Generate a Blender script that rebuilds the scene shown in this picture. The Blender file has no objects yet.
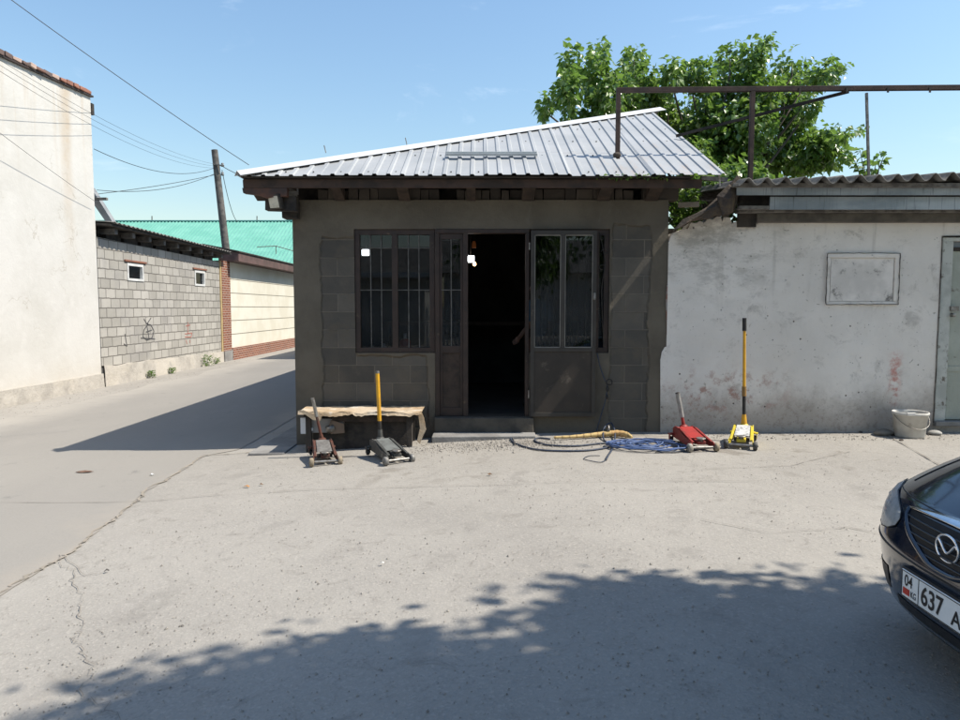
import bpy, bmesh, math, random
from mathutils import Vector, Matrix, noise as mnoise
random.seed(7)
R = math.radians
sc = bpy.context.scene
COL = sc.collection
# ---------------------------------------------------------------- camera model (960x720 photograph, focal 700 px)
H = 1.5; F = 700.0; PITCH = math.atan(52/700)
cp, sp = math.cos(PITCH), math.sin(PITCH)
def ray(px, py):
    u = (px-480)/F; v = (py-360)/F
    return Vector((u, cp - v*sp, -sp - v*cp))
def P(px, py, Y):
    d = ray(px, py); return Vector((0,0,H)) + d*(Y/d.y)
def V(px, py, X):
    d = ray(px, py); return Vector((0,0,H)) + d*(X/d.x)
def zr(row, Y): return P(480, row, Y).z
def sstep(t):
    t = max(0., min(1., t)); return t*t*(3-2*t)
def gz(x):
    return -0.21*sstep((1.6-x)/5.6)
def G(px, py):
    z = 0
    for _ in range(12):
        d = ray(px, py); k = (z-H)/d.z; p = Vector((0,0,H)) + d*k; z = gz(p.x)
    return Vector((p.x, p.y, z))

# ---------------------------------------------------------------- mesh helpers
class MB:
    def __init__(s): s.v = []; s.f = []; s.smooth = []
    def add(s, vs, fs, smooth=False):
        o = len(s.v); s.v += [tuple(v) for v in vs]
        for f in fs: s.f.append([i+o for i in f]); s.smooth.append(smooth)
        return s
    def quad(s, a, b, c, d): return s.add([a,b,c,d], [[0,1,2,3]])
    def box(s, x0, x1, y0, y1, z0, z1, M=None, jit=0):
        vs = [Vector((x,y,z)) for x in (x0,x1) for y in (y0,y1) for z in (z0,z1)]
        if jit: vs = [v+Vector([random.uniform(-jit,jit) for _ in range(3)]) for v in vs]
        if M is not None: vs = [M @ v for v in vs]
        return s.add(vs, [[0,1,3,2],[4,6,7,5],[0,4,5,1],[2,3,7,6],[0,2,6,4],[1,5,7,3]])
    def bar(s, a, b, w, h, up=Vector((0,0,1))):
        a = Vector(a); b = Vector(b); d = (b-a); L = d.length; d.normalize()
        if abs(d.dot(up)) > .98: up = Vector((0,1,0))
        r = d.cross(up).normalized(); u = r.cross(d)
        M = Matrix((( d.x,r.x,u.x,a.x),(d.y,r.y,u.y,a.y),(d.z,r.z,u.z,a.z),(0,0,0,1)))
        return s.box(0, L, -w/2, w/2, -h/2, h/2, M)
    def tube(s, pts, r, n=8, caps=True):
        pts = [Vector(p) for p in pts]; rr = r if isinstance(r, (list,tuple)) else [r]*len(pts)
        prev = None; rings = []
        for i, p in enumerate(pts):
            d = (pts[min(i+1,len(pts)-1)] - pts[max(i-1,0)])
            if d.length < 1e-9: d = Vector((0,0,1))
            d.normalize()
            if prev is None:
                a = Vector((0,0,1)) if abs(d.z) < .9 else Vector((1,0,0))
                u = d.cross(a).normalized()
            else:
                u = (prev - d*prev.dot(d))
                u = u.normalized() if u.length > 1e-6 else d.cross(Vector((0,0,1))).normalized()
            prev = u; w = d.cross(u)
            rings.append([p + (u*math.cos(2*math.pi*k/n) + w*math.sin(2*math.pi*k/n))*rr[i] for k in range(n)])
        vs = [v for ring in rings for v in ring]; fs = []
        for i in range(len(pts)-1):
            for k in range(n):
                fs.append([i*n+k, i*n+(k+1)%n, (i+1)*n+(k+1)%n, (i+1)*n+k])
        s.add(vs, fs, True)
        if caps:
            s.add(rings[0][::-1], [list(range(n))]); s.add(rings[-1], [list(range(n))])
        return s
    def cyl(s, a, b, r, n=20): return s.tube([a,b], r, n)
    def lathe(s, prof, c=(0,0,0), n=28, M=None):
        vs = []; c = Vector(c)
        for (r,z) in prof:
            for k in range(n):
                v = Vector((r*math.cos(2*math.pi*k/n), r*math.sin(2*math.pi*k/n), z))
                vs.append((M @ v if M is not None else v) + c)
        fs = [[i*n+k, i*n+(k+1)%n, (i+1)*n+(k+1)%n, (i+1)*n+k] for i in range(len(prof)-1) for k in range(n)]
        return s.add(vs, fs, True)
    def prism(s, poly, vec):
        n = len(poly); vec = Vector(vec); a = [Vector(p) for p in poly]; b = [p+vec for p in a]
        return s.add(a+b, [list(range(n))[::-1], list(range(n,2*n))] + [[i,(i+1)%n,(i+1)%n+n,i+n] for i in range(n)])
    def grid(s, fn, us, vs_, smooth=True):
        nu = len(us); nv = len(vs_)
        return s.add([fn(u,v) for v in vs_ for u in us], [[j*nu+i, j*nu+i+1, (j+1)*nu+i+1, (j+1)*nu+i] for j in range(nv-1) for i in range(nu-1)], smooth)
    def ell(s, c, rx, ry, rz, n=14, m=10, M=None):
        c = Vector(c); vs = []
        for j in range(m+1):
            t = math.pi*j/m
            for k in range(n):
                a = 2*math.pi*k/n
                v = Vector((rx*math.sin(t)*math.cos(a), ry*math.sin(t)*math.sin(a), rz*math.cos(t)))
                vs.append((M @ v if M is not None else v)+c)
        return s.add(vs, [[j*n+k, (j+1)*n+k, (j+1)*n+(k+1)%n, j*n+(k+1)%n] for j in range(m) for k in range(n)], True)
    def build(s, name, mat, parent=None, bevel=0, solid=0, world=None):
        me = bpy.data.meshes.new(name); me.from_pydata(s.v, [], s.f)
        me.polygons.foreach_set('use_smooth', s.smooth)
        bm = bmesh.new(); bm.from_mesh(me)
        bmesh.ops.recalc_face_normals(bm, faces=bm.faces)
        bm.to_mesh(me); bm.free()
        me.materials.append(mat); me.update()
        o = bpy.data.objects.new(name, me); COL.objects.link(o)
        if solid:
            m = o.modifiers.new('solid','SOLIDIFY'); m.thickness = solid; m.offset = -1
        if bevel:
            m = o.modifiers.new('bevel','BEVEL'); m.width = bevel; m.segments = 2; m.limit_method = 'ANGLE'; m.angle_limit = R(40)
        if parent is not None:
            o.parent = parent
            if parent.type == 'EMPTY' and not parent.get('local'):
                o.matrix_parent_inverse = parent.matrix_basis.inverted()
        return o
def empty(name, loc=(0,0,0), rz=0, local=False):
    o = bpy.data.objects.new(name, None); COL.objects.link(o); o.location = loc; o.rotation_euler = (0,0,rz)
    o.empty_display_size = .1
    if local: o['local'] = 1
    return o
def tag(o, label=None, cat=None, group=None, kind=None):
    if label: o['label'] = label
    if cat: o['category'] = cat
    if group: o['group'] = group
    if kind: o['kind'] = kind
    return o
def tagbox(o): return o

# ---------------------------------------------------------------- materials
class NT:
    def __init__(s, name):
        s.m = bpy.data.materials.new(name); s.m.use_nodes = True; s.t = s.m.node_tree; s.n = s.t.nodes
        s.b = s.n['Principled BSDF']; s.out = s.n['Material Output']
        s.tc = s.n.new('ShaderNodeTexCoord'); s.co = s.tc.outputs['Object']
    def L(s, a, b): s.t.links.new(a, b)
    def setin(s, sock, v):
        if isinstance(v, bpy.types.NodeSocket): s.L(v, sock)
        elif isinstance(v, (tuple,list)) and len(v) == 3 and sock.type == 'RGBA': sock.default_value = (*v,1)
        else: sock.default_value = v
    def noise(s, scale, detail=6, rough=.6, vec=None, dist=0):
        n = s.n.new('ShaderNodeTexNoise'); n.inputs['Scale'].default_value = scale; n.inputs['Detail'].default_value = detail
        n.inputs['Roughness'].default_value = rough; n.inputs['Distortion'].default_value = dist
        s.L(vec or s.co, n.inputs['Vector']); return n.outputs['Fac']
    def vor(s, scale, feat='F1', out='Distance', vec=None, rnd=1):
        n = s.n.new('ShaderNodeTexVoronoi'); n.feature = feat; n.inputs['Scale'].default_value = scale
        n.inputs['Randomness'].default_value = rnd
        s.L(vec or s.co, n.inputs['Vector']); return n.outputs[out]
    def math(s, op, a, b=0., c=None):
        n = s.n.new('ShaderNodeMath'); n.operation = op; s.setin(n.inputs[0], a); s.setin(n.inputs[1], b)
        if c is not None: s.setin(n.inputs[2], c)
        return n.outputs[0]
    def ramp(s, f, lo, hi):
        n = s.n.new('ShaderNodeMapRange'); n.interpolation_type = 'SMOOTHSTEP'; s.L(f, n.inputs[0])
        n.inputs[1].default_value = lo; n.inputs[2].default_value = hi; return n.outputs[0]
    def mix(s, f, a, b, mode='MIX'):
        n = s.n.new('ShaderNodeMix'); n.data_type = 'RGBA'; n.blend_type = mode
        s.setin(n.inputs[0], f); s.setin(n.inputs[6], a); s.setin(n.inputs[7], b); return n.outputs[2]
    def xyz(s):
        if not hasattr(s, '_x'):
            s._x = s.n.new('ShaderNodeSeparateXYZ'); s.L(s.co, s._x.inputs[0])
        return s._x.outputs
    def comb(s, x, y, z):
        n = s.n.new('ShaderNodeCombineXYZ')
        for i, v in enumerate((x,y,z)): s.setin(n.inputs[i], v)
        return n.outputs[0]
    def map(s, scale, loc=(0,0,0)):
        n = s.n.new('ShaderNodeMapping'); n.inputs['Scale'].default_value = scale; n.inputs['Location'].default_value = loc
        s.L(s.co, n.inputs[0]); return n.outputs[0]
    def bump(s, h, strength=.3, dist=.01, prev=None):
        n = s.n.new('ShaderNodeBump'); n.inputs['Strength'].default_value = strength; n.inputs['Distance'].default_value = dist
        s.L(h, n.inputs['Height'])
        if prev is not None: s.L(prev, n.inputs['Normal'])
        s.L(n.outputs[0], s.b.inputs['Normal']); return n.outputs[0]
    def brick(s, vec, w, h, mortar=.01, off=.5, c1=(.3,.3,.3), c2=(.2,.2,.2), cm=(.4,.4,.4)):
        n = s.n.new('ShaderNodeTexBrick'); n.inputs['Scale'].default_value = 1
        n.inputs['Brick Width'].default_value = w; n.inputs['Row Height'].default_value = h
        n.inputs['Mortar Size'].default_value = mortar; n.inputs['Mortar Smooth'].default_value = .3; n.offset = off
        n.inputs['Color1'].default_value = (*c1,1); n.inputs['Color2'].default_value = (*c2,1); n.inputs['Mortar'].default_value = (*cm,1)
        n.inputs['Bias'].default_value = 0
        s.L(vec, n.inputs['Vector']); return n.outputs['Color'], n.outputs['Fac']
    def band(s, v, lo, hi, soft=.02):
        return s.math('MULTIPLY', s.ramp(v, lo-soft, lo+soft), s.math('SUBTRACT', 1., s.ramp(v, hi-soft, hi+soft)))
    def fin(s, col, rough=.8, metal=0., spec=.5):
        s.setin(s.b.inputs['Base Color'], col); s.setin(s.b.inputs['Roughness'], rough); s.b.inputs['Metallic'].default_value = metal
        s.b.inputs['Specular IOR Level'].default_value = spec
        return s.m
def simple(name, c1, c2=None, scale=6, rough=.7, metal=0, bump=.15, bs=40, dist=.004, spec=.4, stain=None, lo=.4, hi=.62):
    t = NT(name); c2 = c2 or tuple(x*.75 for x in c1)
    col = t.mix(t.ramp(t.noise(scale), lo, hi), c1, c2)
    if stain: col = t.mix(t.ramp(t.noise(stain[1], 8, .7), stain[2], stain[3]), col, stain[0])
    rg = t.math('ADD', t.math('MULTIPLY', t.noise(scale*3), .2), rough-.1)
    if bump: t.bump(t.noise(bs, 8, .65), bump, dist)
    return t.fin(col, rg, metal, spec)

def mat_yard():
    t = NT('worn_concrete')
    big = t.noise(.35, 5, .55); mid = t.noise(2.2, 8, .65); fine = t.noise(55, 5, .75)
    col = t.mix(t.ramp(big, .35, .65), (.385,.36,.322), (.33,.308,.276))
    col = t.mix(t.math('MULTIPLY', t.ramp(mid, .45, .7), .55), col, (.38,.355,.32))
    col = t.mix(t.math('MULTIPLY', t.ramp(t.noise(.9, 9, .7, dist=.6), .55, .75), .5), col, (.235,.217,.195))
    sp_ = t.vor(85, out='Color'); sx = t.n.new('ShaderNodeSeparateColor'); t.L(sp_, sx.inputs[0])
    col = t.mix(t.math('MULTIPLY', t.ramp(sx.outputs[0], .80, .86), t.math('MULTIPLY', t.ramp(t.noise(1.3,6,.6), .45,.7), .55)), col, (.24,.225,.21))
    col = t.mix(t.math('MULTIPLY', t.ramp(sx.outputs[1], .86, .90), .3), col, (.50,.46,.41))
    col = t.mix(.27, col, t.mix(fine, (.14,.14,.14), (.8,.8,.8)), 'OVERLAY')
    st = t.map((1.,.3,1.))
    col = t.mix(t.math('MULTIPLY', t.ramp(t.noise(1.7, 7, .7, vec=st), .6, .75), .35), col, (.27,.235,.19))
    y = t.xyz()[1]; x = t.xyz()[0]
    near = t.math('MULTIPLY', t.ramp(y, 5.4, 7.2), t.math('MULTIPLY', t.ramp(x, -2.6, -1.2), t.math('SUBTRACT', 1., t.ramp(x, 3.5, 5.0))))
    oil = t.math('MULTIPLY', t.ramp(t.noise(1.5, 7, .65, dist=.5), .54, .64), near)
    col = t.mix(t.math('MULTIPLY', oil, .62), col, (.19,.165,.135))
    tyr = t.math('MULTIPLY', t.ramp(t.math('SINE', t.math('ADD', t.math('MULTIPLY', x, 4.2), t.math('MULTIPLY', t.math('SINE', t.math('MULTIPLY', y, .5)), 3.))), .86, .98), t.ramp(t.noise(2.2, 8, .75), .48, .62))
    col = t.mix(t.math('MULTIPLY', tyr, .34), col, (.20,.185,.165))
    dust = t.ramp(t.noise(.55, 6, .6, vec=t.map((1,1.8,1),(5,3,0))), .5, .7); col = t.mix(t.math('MULTIPLY', dust, .45), col, (.40,.375,.335))
    pt = t.ramp(t.noise(5.5, 9, .8, dist=.8), .53, .66); col = t.mix(t.math('MULTIPLY', pt, .5), col, (.22,.20,.175))
    nb = t.bump(t.noise(2.5, 8, .7), .6, .03)
    b2 = t.bump(t.vor(85), .22, .005, nb)
    t.bump(fine, .4, .004, b2)
    return t.fin(col, .92, 0, .25)
def mat_road():
    t = NT('dusty_asphalt')
    col = t.mix(t.ramp(t.noise(.3, 5, .55, vec=t.map((1,.35,1))), .35, .65), (.275,.259,.236), (.325,.304,.273))
    col = t.mix(t.math('MULTIPLY', t.ramp(t.noise(1.1, 8, .7, vec=t.map((1,.4,1))), .5, .72), .5), col, (.33,.308,.278))
    col = t.mix(t.math('MULTIPLY', t.ramp(t.noise(2.4, 8, .7), .6, .72), .6), col, (.19,.18,.17))
    fine = t.noise(70, 5, .75)
    col = t.mix(.28, col, t.mix(fine, (.2,.2,.2), (.75,.75,.75)), 'OVERLAY')
    # dust drifting in from both sides
    x = t.xyz()[0]
    wob = t.math('MULTIPLY', t.math('SUBTRACT', t.noise(1.2, 8, .7), .5), 1.6)
    edge = t.ramp(t.math('ADD', x, wob), -3.25, -2.75)
    col = t.mix(t.math('MULTIPLY', edge, .75), col, (.36,.325,.28))
    edge2 = t.math('SUBTRACT', 1., t.ramp(t.math('ADD', x, wob), -7.6, -6.3))
    col = t.mix(t.math('MULTIPLY', edge2, .8), col, (.42,.39,.345))
    nb = t.bump(t.noise(3, 8, .7), .35, .02)
    t.bump(fine, .4, .004, nb)
    return t.fin(col, .9, 0, .25)
def mat_plaster_white():
    t = NT('cream_limewash'); x, y, z = t.xyz()
    col = t.mix(t.ramp(t.noise(.9, 7, .6), .35, .7), (.67,.65,.61), (.60,.58,.535))
    col = t.mix(t.math('MULTIPLY', t.ramp(t.noise(3, 9, .7), .5, .72), .45), col, (.72,.70,.66))
    strk = t.noise(1.0, 6, .6, vec=t.map((1, 4.5, .35)))
    top = t.ramp(z, 3.0, 6.0)
    col = t.mix(t.math('MULTIPLY', t.math('MULTIPLY', t.ramp(strk, .52, .68), top), .28), col, (.52,.40,.27))
    # long rain stain near the corner
    wob = t.math('MULTIPLY', t.math('SUBTRACT', t.noise(2.0, 5, .6), .5), .25)
    yy = t.math('ADD', y, wob)
    s1 = t.math('MULTIPLY', t.band(yy, 14.0, 14.32, .12), t.ramp(z, 1.6, 5.4))
    col = t.mix(t.math('MULTIPLY', s1, t.math('ADD', .08, t.math('MULTIPLY', t.noise(6, 6, .6), .8))), col, (.50,.38,.25))
    low = t.math('SUBTRACT', 1., t.ramp(t.math('ADD', z, t.math('MULTIPLY', t.noise(1.5,6,.6), .6)), .2, .95))
    col = t.mix(t.math('MULTIPLY', low, .35), col, (.55,.48,.38))
    cr = t.vor(1.1, 'DISTANCE_TO_EDGE', vec=None)
    cv = t.n.new('ShaderNodeVectorMath'); cv.operation = 'ADD'
    nn = t.n.new('ShaderNodeTexNoise'); nn.inputs['Scale'].default_value = 3; nn.inputs['Detail'].default_value = 8; t.L(t.co, nn.inputs[0])
    t.L(t.co, cv.inputs[0]); t.L(nn.outputs['Color'], cv.inputs[1])
    cr = t.vor(.8, 'DISTANCE_TO_EDGE', vec=cv.outputs[0])
    crk = t.math('MULTIPLY', t.math('SUBTRACT', 1., t.ramp(cr, .002, .012)), t.ramp(t.noise(.7,4,.5), .52,.62))
    col = t.mix(t.math('MULTIPLY', crk, .6), col, (.42,.38,.31))
    nb = t.bump(t.noise(2.5, 9, .65), .45, .03)
    t.bump(t.noise(30, 6, .7), .3, .006, nb)
    return t.fin(col, .95, 0, .2)
def mat_plinth():
    t = NT('crumbling_concrete'); z = t.xyz()[2]
    col = t.mix(t.ramp(t.noise(1.7, 9, .7), .38, .64), (.54,.50,.44), (.40,.37,.33))
    col = t.mix(t.math('MULTIPLY', t.ramp(t.noise(.8, 6, .6), .5, .6), .7), col, (.58,.53,.455))
    col = t.mix(t.math('MULTIPLY', t.ramp(t.noise(9, 6, .7), .6, .7), .5), col, (.27,.25,.22))
    nb = t.bump(t.noise(3, 9, .7), .8, .05); t.bump(t.noise(25, 6, .7), .5, .01, nb)
    return t.fin(col, .95, 0, .2)
def mat_blockwall():
    t = NT('grey_cinder_blocks'); x, y, z = t.xyz()
    wob = t.n.new('ShaderNodeTexNoise'); wob.inputs['Scale'].default_value = 5; wob.inputs['Detail'].default_value = 4; t.L(t.co, wob.inputs[0])
    w1 = t.math('MULTIPLY', t.math('SUBTRACT', wob.outputs[0], .5), .035)
    vec = t.comb(t.math('ADD', y, w1), t.math('ADD', z, w1), 0.)
    c, f = t.brick(vec, .40, .214, .012, .47, (.48,.46,.425), (.36,.345,.315), (.17,.16,.145))
    mot = t.mix(t.ramp(t.noise(.8, 7, .65), .35, .65), (.46,.45,.43), (.58,.57,.55))
    col = t.mix(.6, c, mot, 'OVERLAY')
    col = t.mix(t.math('MULTIPLY', t.ramp(t.noise(14, 6, .7), .55, .7), .35), col, (.26,.25,.24))
    col = t.mix(t.math('MULTIPLY', t.ramp(t.noise(.5, 6, .7), .5, .65), .35), col, (.27,.26,.26))
    nb = t.bump(f, .9, -.012); t.bump(t.noise(40, 6, .7), .5, .006, nb)
    return t.fin(col, .95, 0, .2)
def mat_shopwall(zones):
    t = NT('shop_wall_plaster_and_block'); x, y, z = t.xyz()
    wn = t.n.new('ShaderNodeTexNoise'); wn.inputs['Scale'].default_value = 4; wn.inputs['Detail'].default_value = 6; t.L(t.co, wn.inputs[0])
    w1 = t.math('MULTIPLY', t.math('SUBTRACT', wn.outputs[0], .5), .14)
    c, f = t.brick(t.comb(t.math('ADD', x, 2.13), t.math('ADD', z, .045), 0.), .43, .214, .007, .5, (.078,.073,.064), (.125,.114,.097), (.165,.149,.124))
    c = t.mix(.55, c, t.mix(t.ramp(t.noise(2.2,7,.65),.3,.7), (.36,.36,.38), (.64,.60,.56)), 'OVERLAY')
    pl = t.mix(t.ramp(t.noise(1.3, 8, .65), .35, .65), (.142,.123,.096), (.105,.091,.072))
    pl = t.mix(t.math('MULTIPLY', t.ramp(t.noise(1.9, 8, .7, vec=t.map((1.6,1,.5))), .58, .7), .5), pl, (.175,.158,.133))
    m = None
    for (x0,x1,z0,z1) in zones:
        b = t.math('MULTIPLY', t.band(t.math('ADD', x, w1), x0, x1, .018), t.band(t.math('ADD', z, w1), z0, z1, .018))
        m = b if m is None else t.math('MAXIMUM', m, b)
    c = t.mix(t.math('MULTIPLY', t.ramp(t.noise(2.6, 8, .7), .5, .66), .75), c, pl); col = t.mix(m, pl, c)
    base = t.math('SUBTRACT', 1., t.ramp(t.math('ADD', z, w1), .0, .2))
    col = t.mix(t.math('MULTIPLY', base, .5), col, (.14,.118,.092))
    h = t.math('SUBTRACT', t.math('MULTIPLY', m, t.math('SUBTRACT', t.math('MULTIPLY', f, .5), 1.)), 0.)
    nb = t.bump(h, 1., .03); nb = t.bump(t.noise(7, 8, .7), .5, .025, nb); t.bump(t.noise(60, 5, .7), .4, .004, nb)
    return t.fin(col, .95, 0, .2)
def mat_whitewash():
    t = NT('flaking_whitewash'); x, y, z = t.xyz()
    col = t.mix(t.ramp(t.noise(1.1, 7, .6), .3, .7), (.78,.735,.68), (.67,.63,.58))
    col = t.mix(t.math('MULTIPLY', t.ramp(t.noise(3.2, 9, .75, dist=.4), .53, .68), .6), col, (.40,.37,.335))
    zz = t.math('ADD', z, t.math('MULTIPLY', t.math('SUBTRACT', t.noise(2.3, 8, .7), .5), .9))
    low = t.math('SUBTRACT', 1., t.ramp(zz, .1, .75))
    col = t.mix(t.math('MULTIPLY', low, .75), col, (.30,.26,.22))
    ul = t.math('MULTIPLY', t.math('MULTIPLY', t.ramp(z, 1.3, 2.2), t.math('SUBTRACT', 1., t.ramp(x, 2.9, 4.0))), t.ramp(t.noise(2.1, 9, .75, vec=t.map((1,1,2.2))), .46, .62))
    col = t.mix(t.math('MULTIPLY', ul, .6), col, (.27,.25,.22))
    # brick showing through low on the left
    red = t.math('MULTIPLY', t.math('MULTIPLY', t.band(z, .25, .72, .18), t.band(x, 2.3, 3.6, .35)), t.ramp(t.noise(5.5, 9, .75), .50, .62))
    col = t.mix(t.math('MULTIPLY', red, .75), col, (.33,.16,.12))
    red2 = t.math('MULTIPLY', t.math('MULTIPLY', t.band(z, .35, .95, .1), t.band(x, 4.93, 5.05, .06)), t.ramp(t.noise(8, 8, .75), .42, .6))
    col = t.mix(t.math('MULTIPLY', red2, .8), col, (.50,.17,.13))
    drp = t.math('MULTIPLY', t.ramp(t.noise(1.0, 7, .65, vec=t.map((5.5,1,.45))), .56, .70), t.ramp(z, .5, 2.4))
    col = t.mix(t.math('MULTIPLY', drp, .38), col, (.36,.33,.29))
    spl = t.math('MULTIPLY', t.math('SUBTRACT', 1., t.ramp(z, .05, .7)), t.ramp(t.noise(16, 8, .8), .5, .62))
    col = t.mix(t.math('MULTIPLY', spl, .6), col, (.24,.20,.165))
    pit = t.math('MULTIPLY', t.math('SUBTRACT', 1., t.ramp(t.vor(7.5), .05, .10)), t.ramp(t.noise(1.8, 5, .6), .38, .54))
    col = t.mix(pit, col, (.13,.115,.10))
    pit2 = t.math('MULTIPLY', t.math('SUBTRACT', 1., t.ramp(t.vor(19), .06, .16)), t.ramp(t.noise(2.6, 5, .6), .50, .60))
    col = t.mix(t.math('MULTIPLY', pit2, .8), col, (.2,.175,.15))
    flk = t.ramp(t.noise(9, 9, .8, dist=1.5), .62, .65)
    col = t.mix(t.math('MULTIPLY', flk, .7), col, (.27,.24,.21))
    nb = t.bump(t.noise(2.4, 9, .7), .7, .035)
    nb = t.bump(t.math('ADD', pit, t.math('MULTIPLY', flk, .6)), .7, -.015, nb); t.bump(t.noise(45, 6, .7), .35, .005, nb)
    return t.fin(col, .95, 0, .2)
def mat_roof():
    t = NT('galvanised_sheet'); x, y, z = t.xyz()
    sh = t.n.new('ShaderNodeTexWhiteNoise'); sh.noise_dimensions = '1D'
    t.L(t.math('FLOOR', t.math('MULTIPLY', x, 1.06)), sh.inputs['W'])
    col = t.mix(t.ramp(t.noise(1.6, 6, .6), .3, .7), (.47,.475,.47), (.39,.40,.40))
    col = t.mix(t.math('MULTIPLY', sh.outputs[0], .16), col, (.45,.46,.49))
    n = t.ramp(t.noise(1.5, 7, .7, vec=t.map((3.5,.8,1))), .50, .70)
    m = t.math('MULTIPLY', t.math('MULTIPLY', n, t.ramp(x, .8, 1.9)), t.math('SUBTRACT', 1., t.ramp(y, 8.9, 9.5)))
    col = t.mix(t.math('MULTIPLY', m, .5), col, (.50,.36,.25))
    seam = t.band(t.math('ADD', y, t.math('MULTIPLY', t.noise(3,3,.5), .08)), 8.93, 8.945, .006)
    col = t.mix(t.math('MULTIPLY', seam, .7), col, (.28,.27,.27))
    t.bump(t.noise(9, 4, .6), .15, .01)
    return t.fin(col, t.math('ADD', .42, t.math('MULTIPLY', t.noise(5), .25)), .1, .5)
def mat_brick(name='red_facing_brick', ax='y'):
    t = NT(name); x, y, z = t.xyz()
    c, f = t.brick(t.comb(y if ax=='y' else x, z, 0.), .25, .075, .010, .5, (.30,.11,.065), (.20,.075,.05), (.45,.38,.32))
    t.bump(f, .6, -.006); return t.fin(c, .9, 0, .2)
def mat_leaf(name, c1, c2, c3, rg=.45):
    t = NT(name)
    g = t.n.new('ShaderNodeNewGeometry'); r = g.outputs['Random Per Island']
    col = t.mix(t.ramp(r, .1, .75), c1, c2); col = t.mix(t.ramp(r, .82, .95), col, c3)
    t.fin(col, rg, 0, .6)
    tr = t.n.new('ShaderNodeBsdfTranslucent'); t.L(t.mix(.5, col, (.24,.40,.06)), tr.inputs[0])
    mx = t.n.new('ShaderNodeMixShader'); mx.inputs[0].default_value = .4
    t.L(t.b.outputs[0], mx.inputs[1]); t.L(tr.outputs[0], mx.inputs[2]); t.L(mx.outputs[0], t.out.inputs[0])
    return t.m
def mat_glass(name='window_glass', tint=.75, ior=1.5, boost=1.):
    t = NT(name); fr = t.n.new('ShaderNodeFresnel'); fr.inputs[0].default_value = ior
    tr = t.n.new('ShaderNodeBsdfTransparent'); tr.inputs[0].default_value = (tint,tint*1.02,tint*1.04,1)
    gl = t.n.new('ShaderNodeBsdfGlossy'); gl.inputs['Roughness'].default_value = .02; gl.inputs[0].default_value = (.62,.66,.70,1)
    bp = t.n.new('ShaderNodeBump'); bp.inputs['Strength'].default_value = .03; bp.inputs['Distance'].default_value = .01
    t.L(t.noise(1.5, 1, .3), bp.inputs['Height']); t.L(bp.outputs[0], gl.inputs['Normal'])
    mx = t.n.new('ShaderNodeMixShader'); t.L(t.math('MULTIPLY', fr.outputs[0], boost), mx.inputs[0])
    t.L(tr.outputs[0], mx.inputs[1]); t.L(gl.outputs[0], mx.inputs[2])
    # thin film of dust
    df = t.n.new('ShaderNodeBsdfDiffuse'); df.inputs[0].default_value = (.3,.28,.25,1)
    m2 = t.n.new('ShaderNodeMixShader'); t.L(t.math('MULTIPLY', t.ramp(t.noise(3, 8, .7), .4, .75), .035), m2.inputs[0])
    t.L(mx.outputs[0], m2.inputs[1]); t.L(df.outputs[0], m2.inputs[2]); t.L(m2.outputs[0], t.out.inputs[0])
    return t.m
def mat_emit(name, c, s):
    t = NT(name); t.fin(c, .5); t.b.inputs['Emission Color'].default_value = (*c,1); t.b.inputs['Emission Strength'].default_value = s
    return t.m
M = {}
M['yard'] = mat_yard(); M['road'] = mat_road(); M['limewash'] = mat_plaster_white(); M['plinth'] = mat_plinth()
M['blocks'] = mat_blockwall(); M['whitewash'] = mat_whitewash(); M['roof'] = mat_roof(); M['brick'] = mat_brick()
M['glass'] = mat_glass(); M['doorglass'] = mat_glass('door_glass', .55, 1.5, 1.5)
M['brown_steel'] = simple('brown_painted_steel', (.042,.025,.019), (.028,.018,.014), 5, .55, 0, .1, 60, stain=((.13,.09,.06), 8, .6,.72))
M['door_steel'] = simple('grey_brown_door_paint', (.048,.042,.035), (.036,.031,.027), 3, .6, 0, .1, 60, stain=((.2,.16,.12), 6, .6,.75))
M['old_wood'] = simple('weathered_brown_wood', (.055,.038,.029), (.032,.024,.019), 7, .85, 0, .5, 30, .01)
M['grey_wood'] = simple('grey_weathered_wood', (.24,.225,.20), (.12,.11,.10), 8, .9, 0, .5, 35, .01)
M['black_wood'] = simple('tarred_dark_wood', (.05,.042,.035), (.025,.022,.02), 6, .9, 0, .5, 30, .01)
M['slate'] = simple('asbestos_cement_sheet', (.21,.20,.185), (.12,.115,.105), 4, .95, 0, .4, 30, .01, stain=((.07,.07,.06), 3, .5,.7))
M['felt'] = simple('torn_roofing_felt', (.055,.045,.038), (.10,.075,.055), 5, .9, 0, .8, 12, .03)
M['concrete'] = simple('step_concrete', (.15,.134,.113), (.095,.086,.075), 4, .95, 0, .5, 30, .01)
M['slab'] = simple('grey_concrete_slab', (.30,.29,.275), (.22,.21,.20), 3, .95, 0, .5, 30, .01)
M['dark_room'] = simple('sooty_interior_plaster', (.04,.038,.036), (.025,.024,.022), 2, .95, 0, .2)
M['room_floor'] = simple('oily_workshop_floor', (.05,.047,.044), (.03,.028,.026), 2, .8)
M['rubber'] = simple('black_rubber', (.018,.018,.018), (.03,.028,.027), 20, .75, 0, .1)
M['steel'] = simple('worn_bare_steel', (.36,.35,.33), (.22,.20,.18), 20, .45, .7, .1, stain=((.2,.11,.06), 14, .6,.75))
M['cast'] = simple('dusty_grey_casting', (.17,.165,.155), (.10,.097,.09), 14, .7, .1, .2)
M['grease'] = simple('greasy_dark_iron', (.035,.032,.03), (.07,.06,.05), 14, .6, .3, .2)
M['frame_steel'] = simple('rusty_square_tube', (.085,.055,.045), (.05,.035,.03), 6, .8, .1, .3)
M['fascia_tarp'] = None

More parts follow.
